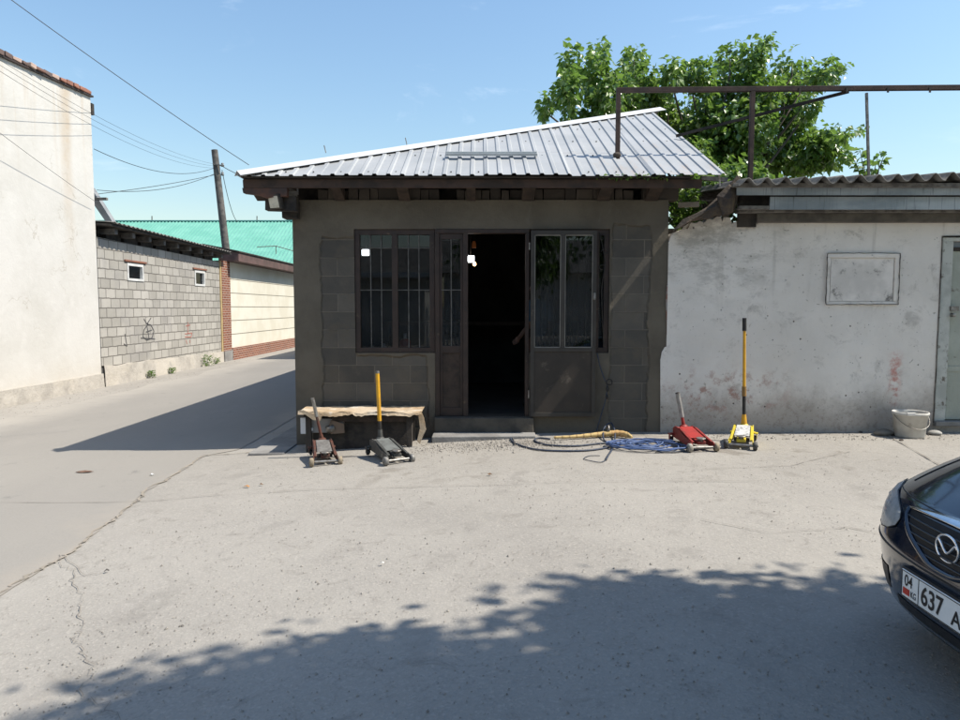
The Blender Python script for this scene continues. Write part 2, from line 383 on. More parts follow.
# ---------------------------------------------------------------- world, sun, camera
SUN = Vector((1, -.15, 1.33)).normalized()
w = bpy.data.worlds.new('World'); sc.world = w; w.use_nodes = True
nt = w.node_tree; bg = nt.nodes['Background']; bg.inputs[1].default_value = .122
sky = nt.nodes.new('ShaderNodeTexSky'); sky.sky_type = 'NISHITA'; sky.sun_disc = False
sky.sun_elevation = math.asin(SUN.z); sky.sun_rotation = math.atan2(SUN.x, SUN.y)
sky.altitude = 0; sky.air_density = 1.7; sky.dust_density = .6; sky.ozone_density = 6
# faint cirrus, laid on the sky dome by direction
tc = nt.nodes.new('ShaderNodeTexCoord'); mp = nt.nodes.new('ShaderNodeMapping')
mp.inputs['Rotation'].default_value = (0, R(-18), R(12)); mp.inputs['Scale'].default_value = (2.2, 2.2, 9)
nt.links.new(tc.outputs['Generated'], mp.inputs[0])
nz = nt.nodes.new('ShaderNodeTexNoise'); nz.inputs['Scale'].default_value = 1.6; nz.inputs['Detail'].default_value = 9
nz.inputs['Roughness'].default_value = .6; nz.inputs['Distortion'].default_value = .8; nt.links.new(mp.outputs[0], nz.inputs[0])
mr = nt.nodes.new('ShaderNodeMapRange'); mr.interpolation_type = 'SMOOTHSTEP'; mr.inputs[1].default_value = .57; mr.inputs[2].default_value = .80
mr.inputs[4].default_value = .42; nt.links.new(nz.outputs[0], mr.inputs[0])
mxs = nt.nodes.new('ShaderNodeMix'); mxs.data_type = 'RGBA'; mxs.inputs[7].default_value = (7.2,7.8,8.6,1)
nt.links.new(mr.outputs[0], mxs.inputs[0]); nt.links.new(sky.outputs[0], mxs.inputs[6]); nt.links.new(mxs.outputs[2], bg.inputs[0])
sl = bpy.data.lights.new('sun', 'SUN'); sl.energy = 5.0; sl.angle = R(.55); sl.color = (1, .935, .825)
so = bpy.data.objects.new('sun', sl); COL.objects.link(so); so.rotation_euler = SUN.to_track_quat('Z','Y').to_euler(); so.location = (6,-2,12)
cam = bpy.data.cameras.new('camera'); co = bpy.data.objects.new('camera', cam); COL.objects.link(co); sc.camera = co
co.location = (0,0,H); co.rotation_euler = (R(90)-PITCH, 0, 0); cam.sensor_width = 36; cam.lens = 36*F/960; cam.clip_end = 2000; cam.clip_start = .05
sc.view_settings.view_transform = 'Standard'; sc.view_settings.look = 'None'; sc.view_settings.exposure = .56; sc.view_settings.gamma = 1
sc.view_settings.use_curve_mapping = False
sc.cycles.max_bounces = 8; sc.cycles.transparent_max_bounces = 12; sc.cycles.use_denoising = True

# ---------------------------------------------------------------- ground
xs = [-400,-120,-40,-20,-12] + [-10+i*.5 for i in range(26)] + [4,6,10,20,60,400]
ys = [-300,-60,-20] + [-10+i*2 for i in range(20)] + [40,60,120,500]
tag(MB().grid(lambda u,v: Vector((u,v,gz(u))), xs, ys).build('ground', M['yard']), kind='structure')
SEAM = [G(*q) for q in ((-140,690),(-4,600),(30,577),(66,556),(112,520),(150,490),(205,456),(262,452))]
def roadR(y):
    w_ = .05*mnoise.noise(Vector((y*1.7, 3, 0))) + .03*mnoise.noise(Vector((y*7, 1, 0)))
    if y <= SEAM[0].y: return SEAM[0].x + w_
    for a, c in zip(SEAM[:-2], SEAM[1:-1]):
        if y <= c.y: return a.x+(c.x-a.x)*(y-a.y)/(c.y-a.y) + w_
    return SEAM[-2].x+min(.3,(y-SEAM[-2].y)*1.0) + w_
def roadL(y): return -7.3 + .22*mnoise.noise(Vector((y*.6, 9, 0))) + .05*mnoise.noise(Vector((y*4, 2, 0)))
yy = [-20,-10,-5,0] + [1+i*.12 for i in range(120)] + [15.6+i*.5 for i in range(80)] + [60,100,200]
tag(MB().grid(lambda u,v: (lambda X: Vector((X, v, gz(X)+.006)))(roadL(v)+(roadR(v)-roadL(v))*u), [i/16 for i in range(17)], yy).build('road', M['road']), kind='structure')
# cracks and the saw-cut seam
crack_m = simple('crack_dirt', (.21,.185,.16), (.28,.25,.215), 20, .95)
def crack(pts, wd, jit, name='ground_crack', dz=.010, mat=None, sub=8):
    g = [G(*p) for p in pts]; line = []
    for a, b in zip(g[:-1], g[1:]):
        for i in range(sub):
            t_ = i/sub; p = a.lerp(b, t_)
            line.append(p + Vector((mnoise.noise(p*3.1), mnoise.noise(p*3.7+Vector((9,0,0))), 0))*jit + Vector((random.uniform(-jit,jit), random.uniform(-jit,jit), 0))*.35)
    line.append(g[-1]); mb = MB(); vs = []; fs = []
    for i, p in enumerate(line):
        d = (line[min(i+1,len(line)-1)]-line[max(i-1,0)]).normalized(); n = Vector((-d.y, d.x, 0))
        ww = wd*random.uniform(.25, 1.3)
        for s_ in (-1,1):
            q = p + n*ww*s_; vs.append(Vector((q.x, q.y, gz(q.x)+dz)))
    fs = [[2*i,2*i+1,2*i+3,2*i+2] for i in range(len(line)-1)]
    mb.add(vs, fs); return tag(mb.build(name, mat or crack_m), kind='structure')
crack([(60,556),(75,590),(82,628),(74,652),(98,690),(122,724)], .0022, .06, sub=16)
crack([(62,556),(84,577),(105,574)], .002, .03)
crack([(262,452),(205,456),(150,490),(112,520),(66,556),(30,577),(-4,600)], .012, .05, mat=simple('silt', (.36,.315,.26), (.30,.265,.215), 9, .95), sub=26)
crack([(-5,503),(130,503),(215,496),(320,490),(480,486),(760,482)], .0035, .01, dz=.013)
crack([(888,436),(925,457),(958,477)], .008, .01)
crack([(700,520),(770,534),(850,528),(900,540)], .003, .03)
crack([(700,470),(790,466),(850,452)], .003, .02)

# pebbles and grit as one mass
def pebbles(name, n, fn, smin, smax, mat):
    mb = MB()
    for _ in range(n):
        x, y = fn(); s_ = random.uniform(smin, smax) * (1 if random.random() < .93 else 1.8)
        a = [Vector((random.uniform(.6,1)*s_*c, random.uniform(.6,1)*s_*d, 0)) for c, d in ((1,0),(0,1),(-1,0),(0,-1))]
        z = gz(x)+.004; q = Vector((x,y,z))
        mb.add([q+v for v in a]+[q+Vector((random.uniform(-.3,.3)*s_, random.uniform(-.3,.3)*s_, s_*random.uniform(.4,.8)))], [[0,1,4],[1,2,4],[2,3,4],[3,0,4]])
    return tag(mb.build(name, mat), kind='stuff')
pm = NT('pebble_stone'); gg = pm.n.new('ShaderNodeNewGeometry')
M['pebble'] = pm.fin(pm.mix(gg.outputs['Random Per Island'], (.42,.385,.34), (.20,.18,.16)), .95, 0, .2)
def f_yard():
    while True:
        y = 2.2+5.9*random.random()**1.2; x = random.uniform(-.72,.72)*y
        if x > -2.6 and mnoise.noise(Vector((x*.9,y*.9,0))) > random.uniform(-.5,.25): return x, y
def f_step():
    return random.gauss(.15,.55), min(8.05, 7.75+random.gauss(0,.17))
def f_wall():
    r = random.random()
    return (random.uniform(-8.1,-7.2), random.uniform(9,24)) if r < .5 else (random.uniform(2.3,6.5), random.uniform(7.85,8.25))
o = pebbles('gravel', 5500, f_yard, .002, .0065, M['pebble']); tag(o, 'fine grit scattered over the pale worn yard surface', 'gravel')
o = pebbles('rubble', 1300, f_step, .004, .014, M['pebble']); tag(o, 'crumbled rubble spread in front of the doorstep', 'rubble')
o = pebbles('grit', 900, f_wall, .004, .016, M['pebble']); tag(o, 'grit and small stones gathered along the foot of the walls', 'grit')
# litter: a few scraps singled out
def scrap(px, py, s_, c, label, cat='litter', name='litter_scrap'):
    p = G(px, py); mb = MB(); n = 7; pts = []
    for k in range(n):
        a = 2*math.pi*k/n; r = s_*random.uniform(.5,1)
        pts.append(p+Vector((r*math.cos(a), r*.6*math.sin(a), .012+random.uniform(0,.012))))
    mb.add(pts+[p+Vector((0,0,.03))], [[k,(k+1)%n,n] for k in range(n)])
    tag(mb.build(name, simple('scrap_'+str(px), c, None, 30, .8), None, 0, .003), label, cat)
scrap(247,488,.035,(.55,.27,.10),'orange brown dry leaf lying left on the yard nearest the road edge','dry leaf','dry_leaf')
scrap(261,486,.022,(.25,.15,.08),'small dark brown leaf right of the orange leaf on the yard','dry leaf','dry_leaf')
scrap(152,476,.03,(.75,.75,.72),'small white paper scrap lying on the road','paper scrap','paper_scrap')
scrap(85,473,.10,(.20,.12,.085),'flat rusty brown patch lid lying on the road','rusty lid','rusty_lid')
scrap(490,476,.03,(.38,.22,.12),'brown scrap lying in the yard in front of the doorstep','wood scrap','wood_scrap')
scrap(382,566,.02,(.75,.72,.66),'tiny pale paper bit on the yard above the tree shadow','paper scrap','paper_scrap')
scrap(107,573,.02,(.10,.09,.08),'tiny dark stone near the cracked yard patch','stone','dark_stone')

# ---------------------------------------------------------------- left: cream plastered building
XL = -8.2
ztop = V(92,98,XL).z; yc = V(96,240,XL).y
b = tag(empty('plastered_building', (-11,8.5,-.25)), 'tall cream plastered building with stained blank side wall along the road', 'building')
qn = V(0,57,XL); slp = (ztop-qn.z)/(yc-qn.y)
def zt_pl(y): return ztop-slp*(yc-y)
MB().prism([(XL,1.0,-.4),(XL,yc,-.4),(XL,yc,ztop),(XL,1.0,zt_pl(1.0))], (-5.3,0,0)).build('wall', M['limewash'], b)
pz0 = V(98,374,XL).z
mb = MB()
n = 60
def plf(u, v): # rough plinth face
    yv = 1.0+(yc-1.0-.0)*u; zv = -.4+(pz0+.4)*v
    return Vector((XL+.05+.025*mnoise.noise(Vector((yv*2.2, zv*3, 4)))+(.035*(1-v)), yv, zv + (.03*mnoise.noise(Vector((yv*1.5,0,7))) if v > .9 else 0)))
mb.grid(plf, [i/90 for i in range(91)], [0,.25,.5,.75,.95,1.0])
mb.grid(lambda u,v: Vector((XL-.01+(plf(u,1).x-XL+.01)*v, plf(u,1).y, plf(u,1).z)), [i/90 for i in range(91)], [0,1])
mb.build('plinth', M['plinth'], b)
MB().prism([(XL+.05,.9,zt_pl(.9)+.001),(XL+.05,yc+.04,ztop+.001),(XL+.05,yc+.04,ztop+.035),(XL+.05,.9,zt_pl(.9)+.035)], (-5.4,0,0)).build('coping_board', M['brown_steel'], b)
tile_m = NT('clay_tile_mix'); oi = tile_m.n.new('ShaderNodeObjectInfo')
rr_ = oi.outputs['Random']
c_ = tile_m.mix(tile_m.ramp(rr_, .2,.45), (.34,.15,.10), (.15,.10,.085)); c_ = tile_m.mix(tile_m.ramp(rr_, .65,.75), c_, (.55,.40,.33))
tile_m.bump(tile_m.noise(20), .4, .01); M['tile'] = tile_m.fin(c_, .9)
tl = None
yv = yc-.05; k = 0
while yv > 8.0:
    L_ = random.uniform(.17,.25)
    o_ = MB().box(-.11,.11,-L_/2+.012,L_/2-.012,0,random.uniform(.055,.085), None, .01).build('coping_brick', M['tile'], None, .008)
    o_.location = (XL-.03+random.uniform(-.02,.02), yv-L_/2, zt_pl(yv-L_/2)+.036); o_.rotation_euler.z = random.uniform(-.08,.08); o_.parent = b
    o_.matrix_parent_inverse = b.matrix_basis.inverted(); yv -= L_+.02*random.random()
# small iron bracket on corner
MB().box(XL-.1, XL+.02, yc+.002, yc+.10, ztop-.35, ztop-.12).build('bracket', M['black_wood'], b)

# grey lean-to roof behind the cream building
b = tag(empty('grey_roof_shelter', (-10,17.5,0)), 'grey sheet roof end poking out behind the cream building corner', 'roof shelter')
p0, p1 = P(90,186,17.2), P(117,229,17.2)
mb = MB(); mb.prism([p0, p1, p1+Vector((-.12,0,-.05)), p0+Vector((-.1,0,-.18))], (0,.22,-.02)); mb.build('roof_sheet', simple('grey_fibre_sheet', (.30,.31,.32), (.22,.23,.24), 3, .9), b)
q = P(97,199,17.1); MB().box(q.x-.6, q.x+.25, 17.05, 17.13, q.z-.03, q.z+.03).build('batten', M['grey_wood'], b)
q = P(96,226,17.3); MB().box(-12, q.x+.1, 17.3, 18.6, -.3, q.z+.05).build('wall', M['grey_wood'], b)

# ---------------------------------------------------------------- cinder block outbuilding
y0, y1 = yc+.03, V(221,300,XL).y
zt0, zt1 = V(97,237,XL).z, V(219,262,XL).z
b = tag(empty('block_outbuilding', (-10,19,-.25)), 'low grey cinder block outbuilding with two small vents and black roof edge', 'outbuilding')
vents = [(127,143,264,281), (194.5,204.5,271,286)]
VB = []
for (a0,a1,r0,r1) in vents:
    q0 = V(a0,(r0+r1)/2,XL); q1 = V(a1,(r0+r1)/2,XL); VB.append((q0.y, q1.y, V((a0+a1)/2,r1,XL).z, V((a0+a1)/2,r0,XL).z))
zv0, zv1 = min(v[2] for v in VB), max(v[3] for v in VB)
mb = MB()
cuts = [y0] + [c for v in VB for c in (v[0],v[1])] + [y1]
mb.box(XL-.2, XL, y0, y1, -.4, zv0); 
for i in range(0, len(cuts), 2): mb.box(XL-.2, XL, cuts[i], cuts[i+1], zv0, zv1)
for v in VB:
    if v[2] > zv0+.01: mb.box(XL-.2, XL, v[0], v[1], zv0, v[2])
    if v[3] < zv1-.01: mb.box(XL-.2, XL, v[0], v[1], v[3], zv1)
mb.prism([(XL-.2,y0,zv1),(XL-.2,y1,zv1),(XL-.2,y1,zt1),(XL-.2,y0,zt0)], (.2,0,0))
mb.box(-12, XL-.2, y1-.2, y1, -.4, zt1); mb.box(-12, XL-.2, y0, y0+.2, -.4, zt0)
mb.build('wall', M['blocks'], b)
white_fr = simple('white_window_frame', (.75,.75,.73), (.62,.62,.6), 8, .7)
for i, v in enumerate(VB):
    f = MB(); t_ = .055
    f.box(XL-.06, XL+.02, v[0], v[1], v[2], v[2]+t_); f.box(XL-.06, XL+.02, v[0], v[1], v[3]-t_, v[3])
    f.box(XL-.06, XL+.02, v[0], v[0]+t_, v[2]+t_, v[3]-t_); f.box(XL-.06, XL+.02, v[1]-t_, v[1], v[2]+t_, v[3]-t_)
    fo = f.build('window', white_fr, b)
    g_ = MB().box(XL-.05, XL-.045, v[0]+t_, v[1]-t_, v[2]+t_, v[3]-t_).build('pane', M['glass'], fo)
    MB().box(XL-.12, XL-.1, v[0]+t_, v[1]-t_-.05, v[2]+t_, v[2]+.2).build('curtain', simple('pale_curtain%d'%i, (.5,.5,.46), None, 5), fo)
    MB().box(XL+.001, XL+.035, v[0]-.12, v[1]+.15, v[3]+.035, v[3]+.075).build('lintel', simple('rust_lintel%d'%i, (.30,.12,.07), (.22,.1,.07), 6, .9), b)
pzb = V(103,366,XL).z; pzc = V(219,352,XL).z
def pl2(u, v):
    yv = y0+(y1-y0)*u; top = pzb+(pzc-pzb)*u + .04*mnoise.noise(Vector((yv*1.3,2,0)))
    zv = -.4+(top+.4)*v
    return Vector((XL+.05+.05*(1-v)+.03*mnoise.noise(Vector((yv*1.6,zv*2.5,1))), yv, zv))
mb = MB(); mb.grid(pl2, [i/70 for i in range(71)], [0,.2,.4,.6,.8,.95,1]); mb.grid(lambda u,v: Vector((XL-.01+(pl2(u,1).x-XL+.01)*v, pl2(u,1).y, pl2(u,1).z)), [i/70 for i in range(71)], [0,1])
mb.build('plinth', M['plinth'], b)
# roof edge with rafter ends
mb = MB(); mb.prism([(XL-3.5,y0,zt0+.24+.2),(XL+.32,y0,zt0+.24),(XL+.32,y0,zt0+.28),(XL-3.5,y0,zt0+.5)], (0,y1-y0+.15,zt1-zt0)); mb.build('roof', M['black_wood'], b)
wave = MB(); 
wave.grid(lambda u,v: Vector((XL+.38-v*3.8, y0+(y1-y0)*u, zt0+(zt1-zt0)*u+.315+.018*math.sin(u*(y1-y0)*2*math.pi/.2)+v*.22)), [i/280 for i in range(281)], [0,1])
wave.build('roof_sheet', M['slate'], b, 0, .008)
nr = 9; rfm = simple('sooty_rafter_wood', (.13,.12,.11), (.07,.065,.06), 8, .9, 0, .5)
for i in range(nr):
    u = (i+.5)/nr; yv = y0+(y1-y0)*u; zz = zt0+(zt1-zt0)*u
    MB().box(XL-.2, XL+.22, yv-.06, yv+.06, zz+.10, zz+.22).build('rafter_end', rfm, b)
    if i: MB().box(XL-.15, XL-.05, yv-(y1-y0)/nr+.08, yv-.08, zz+.001, zz+.235).build('eave_board', M['black_wood'], b)
# graffiti
gm = simple('black_spray_paint', (.05,.05,.055), (.12,.12,.12), 30, .8); rm = simple('red_spray_paint', (.40,.12,.09), (.5,.25,.2), 30, .8)
def strokes(name, lists, m, label):
    mb = MB()
    for L_ in lists:
        pts = [V(x,y,XL+.004) for x,y in L_]
        for a, c in zip(pts[:-1], pts[1:]):
            mb.bar(a+Vector((0,0,0)), c, .025, .006, Vector((1,0,0)))
    o = mb.build(name, m, b); o['label'] = label
strokes('graffiti', [[(144,319),(147,324),(151,318)],[(148,324),(144,330),(143,337),(147,340),(152,338),(154,331),(151,325),(147,324)],[(146,332),(152,330)],[(147,326),(149,338)],[(141,338),(155,339)],[(125,334),(127,346),(124,344)]], gm, 'black scribbled graffiti on the blocks')
strokes('graffiti', [[(186,326),(190,325)],[(188,322),(188,334)],[(185,334),(192,333),(191,337),(185,337)],[(186,340),(187,344)],[(190,340),(190,343)]], rm, 'faded red graffiti on the blocks')

# ---------------------------------------------------------------- pilaster + cream panel wall
b = tag(empty('cream_panel_building', (-8.5,28,-.25)), 'cream panelled wall building with brick plinth and brown fascia beside the road', 'building')
ya, yb = y1+.03, V(229.5,300,XL).y
zb0 = V(225,262,XL).z
MB().box(XL-.02, XL+.03, ya-.12, ya, -.1, zb0).build('corner_strip', simple('ochre_strip', (.55,.40,.20), None, 5), b)
MB().box(XL-.3, XL+.04, ya+.003, yb, pzc, zb0+.02).build('pilaster', mat_brick('pilaster_brick'), b)
MB().box(XL-.3, XL+.07, ya+.003, yb, -.4, pzc-.002).build('pilaster_base', M['slab'], b)
XC = XL+.02; yE = 42
def cz(px,row): return V(px,row,XC).z
zt = V(232,264,XC).z; zpl = V(232,350,XC).z+.0
pz1 = V(232,348,XC).z
MB().box(XC-.25, XC, yb+.003, yE, pz1+.002, zt+.05).build('wall', simple('cream_panel_paint', (.80,.77,.66), (.74,.70,.58), 1.2, .7, 0, .15), b)
for k in range(5):
    zz = pz1+(zt-pz1)*(k+1)/6.1
    MB().box(XC-.01, XC+.006, yb+.01, yE, zz-.008, zz+.008).build('panel_joint', simple('joint%d'%k, (.20,.17,.13), None, 5), b)
MB().box(XC-.25, XC+.06, yb+.003, yE, -.5, pz1).build('brick_plinth', M['brick'], b)
MB().box(XC-.25, XC+.40, yb-.25, yE, zt+.06, zt+.34).build('fascia', simple('brown_fascia_paint', (.16,.095,.085), (.11,.07,.06), 3, .7), b)
mb = MB(); mb.prism([(XC+.44,yb-.3,zt+.345),(XC+.44,yb-.3,zt+.385),(XC-.75,yb-.3,zt+.62),(XC-.75,yb-.3,zt+.55)], (0,yE-yb+.3,0)); mb.build('roof', M['black_wood'], b)

# turquoise roofed building far behind
b = tag(empty('turquoise_roofed_building', (-12,37,0)), 'long building with bright turquoise sheet metal roof behind the low walls', 'building')
ze, zrg = zr(272,35), zr(222,41)
MB().box(-26, -3, 35.4, 46, -.5, ze-.05).build('wall', M['limewash'], b)
tm = simple('turquoise_metal', (.16,.43,.345), (.20,.48,.39), 1.3, .65, 0, 0)
mb = MB(); X0, X1 = -22.2, -2.5; nrib = 100
usx = []; 
for i in range(nrib):
    a = X0+(X1-X0)*i/nrib; s_ = (X1-X0)/nrib
    usx += [(a,0),(a+.55*s_,0),(a+.62*s_,.05),(a+.93*s_,.05)]
mb.grid(lambda u,v: Vector((u[0], 35+6*v, ze+(zrg-ze)*v+u[1] + .02*(int(v*14)%2))), usx, [i/14 for i in range(15)], False)
mb.build('roof', tm, b)
mb = MB(); mb.prism([(X0,41,zrg),(X0,47,ze),(X0,46.9,ze-.1),(X0,41,zrg-.1)], (X1-X0,0,0)); mb.build('roof_back', tm, b)
MB().cyl((X0,41,zrg+.04),(X1,41,zrg+.04),.07,8).build('ridge_cap', simple('dark_turquoise', (.05,.22,.20), None, 3), b)
mb = MB(); pa, pb, pc = P(257,247,34.8), P(276,246,34.8), P(297,252,34.8)
mb.tube([pa, pb, pc], .02, 5); 
for q in (P(276,254,34.8), ): mb.tube([pb, q], .02, 5)
mb.build('snow_rail', M['grey_wood'], b)
# small pipe stubs on horizon
for px in (152, 257):
    MB().cyl(P(px,222,41), P(px,216,41), .03, 6).build('vent_stub', M['grey_wood'], b)

# utility pole
yp = 26
b = tag(empty('utility_pole', (-8.95,yp,-.2)), 'weathered wooden utility pole leaning behind the low walls', 'utility pole')
pt, pm_ = P(214.5,150,yp), P(227,258,yp); base = pm_+(pm_-pt)*((pm_.z+.3)/(pt.z-pm_.z))
MB().tube([base, pm_, pt], [.16,.14,.115], 12).build('pole', simple('pole_wood', (.17,.155,.14), (.09,.085,.08), 5, .9, 0, .6, 25, .02), b)
for (dx, r_) in ((7,165), (-1.5,158), (7,174)):
    q = P(215.5+dx, r_, yp); MB().lathe([(0,0),(.05,.0),(.06,.05),(.035,.08),(.055,.12),(0,.14)], q-Vector((0,0,.06)), 10).build('insulator', simple('insulator_%d'%r_, (.25,.25,.25), None, 5, .3), b)
MB().bar(P(213,164,yp-.12), P(224,166,yp-.12), .05, .05).build('cross_bar', M['grey_wood'], b)

# wires
wm = simple('black_wire', (.03,.03,.035), (.05,.05,.05), 5, .6, 0, 0)
def wire(a, c, sag, label, r=.008, grp='overhead wires'):
    n = 24; pts = [a.lerp(c, i/n) - Vector((0,0,sag*4*(i/n)*(1-i/n))) for i in range(n+1)]
    tag(MB().tube(pts, r, 5).build('overhead_wire', wm), label, 'wire', grp)
T0 = P(216,166,yp)
wire(P(6,-4,7.5), P(249,165,9.2), .03, 'long thin black wire crossing the sky down to the shop eave', .0045)
for i, (r0, r1) in enumerate(((59,164),(64,166),(70,168))):
    wire(V(-2,r0,XL+.5+.1*i), P(214,r1,yp), .25+.05*i, ['uppermost','middle','lowest'][i]+' of three wires running from pole along cream building', .0035)
wire(V(94,149,XL-.3), P(214,168,yp), .35, 'single wire sagging from cream building corner to pole above the paired wires', .008)
wire(P(97,194,20), P(214,175,yp), .05, 'upper of two wires climbing from grey roof to pole', .009)
wire(P(97,190,20), P(214,174,yp), .25, 'lower sagging wire of the pair between grey roof and pole', .009)
wire(V(-4,130,XL+.25), V(96,202,XL+.12), .02, 'thin wire hanging across the cream plastered wall', .004)
wire(P(222,170,yp), P(238,222,yp+6), .4, 'short wire dropping right of the pole toward turquoise roof', .012)
wire(P(222,166,yp), P(262,180,yp), .1, 'short wire running right of the pole behind shop eave', .012)

# weeds at wall foot
wl = mat_leaf('weed_leaf', (.06,.13,.025), (.10,.18,.035), (.2,.2,.06))
def weed(px, row, s_, n, label):
    c0 = V(px, row, XL+.16); mb = MB(); c0.z = -.21
    for _ in range(n):
        a = random.uniform(0, 6.28); h_ = random.random(); p = c0+Vector((math.cos(a)*s_*.6*random.random()*.6, math.sin(a)*s_*random.random(), h_*s_))
        d = Vector((math.cos(a), math.sin(a), random.uniform(.1,.9))).normalized()*.06; n_ = d.cross(Vector((0,0,1))).normalized()*.02
        mb.add([p, p+d*.5+n_, p+d, p+d*.5-n_], [[0,1,2,3]])
    tag(mb.build('weed', wl), label, 'weed', 'weeds at the foot of the block wall')
weed(208,366,.32,160,'tallest green weed growing at the foot of the block wall near pilaster')
weed(173,374,.14,60,'small green weed at the middle of the block wall plinth')
weed(152,382,.16,80,'low spreading weed at the near end of the block wall plinth')
weed(218,366,.18,60,'small weed right of the tallest one at the block wall end')

# ---------------------------------------------------------------- shop
YW = 8.4
def X(px, row=320, Y=YW): return P(px, row, Y).x
def Z(row, Y=YW): return zr(row, Y)
xl, xr_ = -2.225, 2.235
ztw = Z(200)
shop = tag(empty('repair_shop', (0,YW,-.1)), 'small cinder block repair shop with open brown steel front and white metal roof', 'shop')
wx0, wx1 = X(355), X(435); dx1 = X(529); rx1 = X(609)
zh = Z(229); zs = Z(353); zd = Z(416)
zones = [(xl+.31, wx0, -.3, Z(252)), (X(608), X(650), -.3, Z(222)), (wx0-.01, wx1-.03, -.3, zs+.02)]
zones = [(X(322), wx0+.02, .06, Z(238)), (wx0-.06, wx1-.1, .06, zs-.03), (X(611), X(649), -.02, Z(225))]
swm = mat_shopwall(zones)
mb = MB()
mb.box(xl, wx0, YW, YW+.25, -.5, zh); mb.box(wx0, wx1, YW, YW+.25, -.5, zs); mb.box(dx1, rx1, YW, YW+.25, -.5, zs); mb.box(rx1, xr_, YW, YW+.25, -.5, zh)
mb.box(wx1, dx1, YW+.01, YW+.25, -.5, zd-.02)
mb.box(xl, xr_, YW, YW+.25, zh, ztw)
mb.build('front_wall', swm, shop)
mb = MB(); mb.box(xl, xl+.25, YW+.251, 20, -.5, ztw+.1); mb.box(xr_-.25, xr_, YW+.251, 20, -.5, ztw+.1); mb.box(xl, xr_, 20, 20.25, -.5, ztw+.1)
mb.build('side_walls', M['concrete'], shop)
mb = MB(); mb.prism([(xr_-.1, 8.66, ztw+.1), (xr_-.1, 20, ztw+.1), (xr_-.1,20,4.35), (xr_-.1,11.4,4.35)], (.1,0,0)); mb.build('gable', M['old_wood'], shop)
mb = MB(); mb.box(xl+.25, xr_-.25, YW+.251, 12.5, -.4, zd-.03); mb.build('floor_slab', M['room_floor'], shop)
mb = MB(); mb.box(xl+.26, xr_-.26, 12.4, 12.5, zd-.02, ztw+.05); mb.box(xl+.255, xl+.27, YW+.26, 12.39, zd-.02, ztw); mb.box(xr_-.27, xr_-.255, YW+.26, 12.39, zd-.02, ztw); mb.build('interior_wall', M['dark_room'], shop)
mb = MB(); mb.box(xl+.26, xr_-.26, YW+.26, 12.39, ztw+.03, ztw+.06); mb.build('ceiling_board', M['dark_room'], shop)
# concrete door step
MB().box(X(432,437,8.1), X(536,437,8.1), 8.06, 8.32, -.3, Z(436,8.08), None, .006).build('step_foot', M['slab'], shop, .01)
mb = MB(); mb.box(X(434), X(534), 8.325, YW-.003, -.3, Z(418,8.325), None, .004); mb.build('door_step', simple('sooty_step_concrete', (.10,.087,.070), (.06,.054,.046), 4, .95, 0, .5, 30, .01), shop, .012)
mb = MB(); mb.box(wx1+.0, dx1+.02, YW-.03, YW+.2, Z(421)+.002, zd, None); mb.build('door_sill', M['door_steel'], shop, .004)
# roof: front slope
Ye = 7.93; ze_ = zr(175.5, Ye); ms = .473
ap = Vector((2.89, 11.5, ze_+ms*(11.5-Ye))); cl = Vector((-2.71, Ye, ze_))
def zroof(y): return ze_+ms*(y-Ye)
def yh(x): return Ye + (x-cl.x)/(ap.x-cl.x)*(ap.y-Ye)
def onroof(px, py, off=0):
    d = ray(px, py); # H + d.z k = ze + ms(d.y k - Ye)
    k = (ze_+off-ms*Ye-H)/(d.z-ms*d.y); return Vector((0,0,H))+d*k
mb = MB(); pts = []
pitch = .1555; x_ = cl.x+.01
while x_ < 2.80:
    pts += [(x_,0), (x_+.095,0), (x_+.108,.017), (x_+.140,.017), (x_+.153,0)]; x_ += pitch
pts = [p for p in pts if p[0] < 2.77]
jit = [random.uniform(-.012,.012) for _ in range(60)]
va = [Vector((x, Ye+jit[int((x-cl.x)/.93)]*1.2, ze_+h-jit[int((x-cl.x)/.93)]*.5)) for x,h in pts]; vb = [Vector((x, max(yh(x), Ye+.03), zroof(max(yh(x),Ye+.03))+h)) for x,h in pts]
n = len(pts); mb.add(va+vb, [[i,i+1,n+i+1,n+i] for i in range(n-1)])
rf = mb.build('roof', M['roof'], shop, 0, .004)
# left slope and ridge
mb = MB(); mb.add([cl, ap, (ap.x,20.3,ap.z), (cl.x,20.3,cl.z)], [[0,1,2,3]]); mb.build('roof_side', M['roof'], shop, 0, .01)
hd = (ap-cl).normalized(); nfront = Vector((0,-ms,1)).normalized(); dn = hd.cross(nfront).normalized()
if dn.y > 0: dn = -dn
nleft = Vector((-.302,0,1)).normalized(); dl = nleft.cross(hd).normalized()
if dl.x > 0: dl = -dl
mb = MB(); seg = []
for t_ in [0,.16,.1601,.42,.4201,.68,.6801,1.0]:
    c_ = cl.lerp(ap, t_) + Vector((0,0,.055)); seg.append((c_+dn*.13-Vector((0,0,.022)), c_, c_+dl*.13-Vector((0,0,.02))))
vs = [v for s_ in seg for v in s_]; mb.add(vs, [[3*i+j,3*i+j+1,3*i+j+4,3*i+j+3] for i in range(len(seg)-1) for j in (0,1)])
mb.build('ridge_cap', simple('white_ridge_metal', (.74,.74,.73), (.66,.67,.67), 2, .5, .1, 0), rf, 0, .003)
mb = MB()
for px, row in ((326,153),(407,145)):
    q = onroof(px, row, .03); mb.cyl(q, q+Vector((-.02,-.01,.09)), .006, 6)
mb.build('roof_nail', M['steel'], rf)
mb = MB() # screws with washers
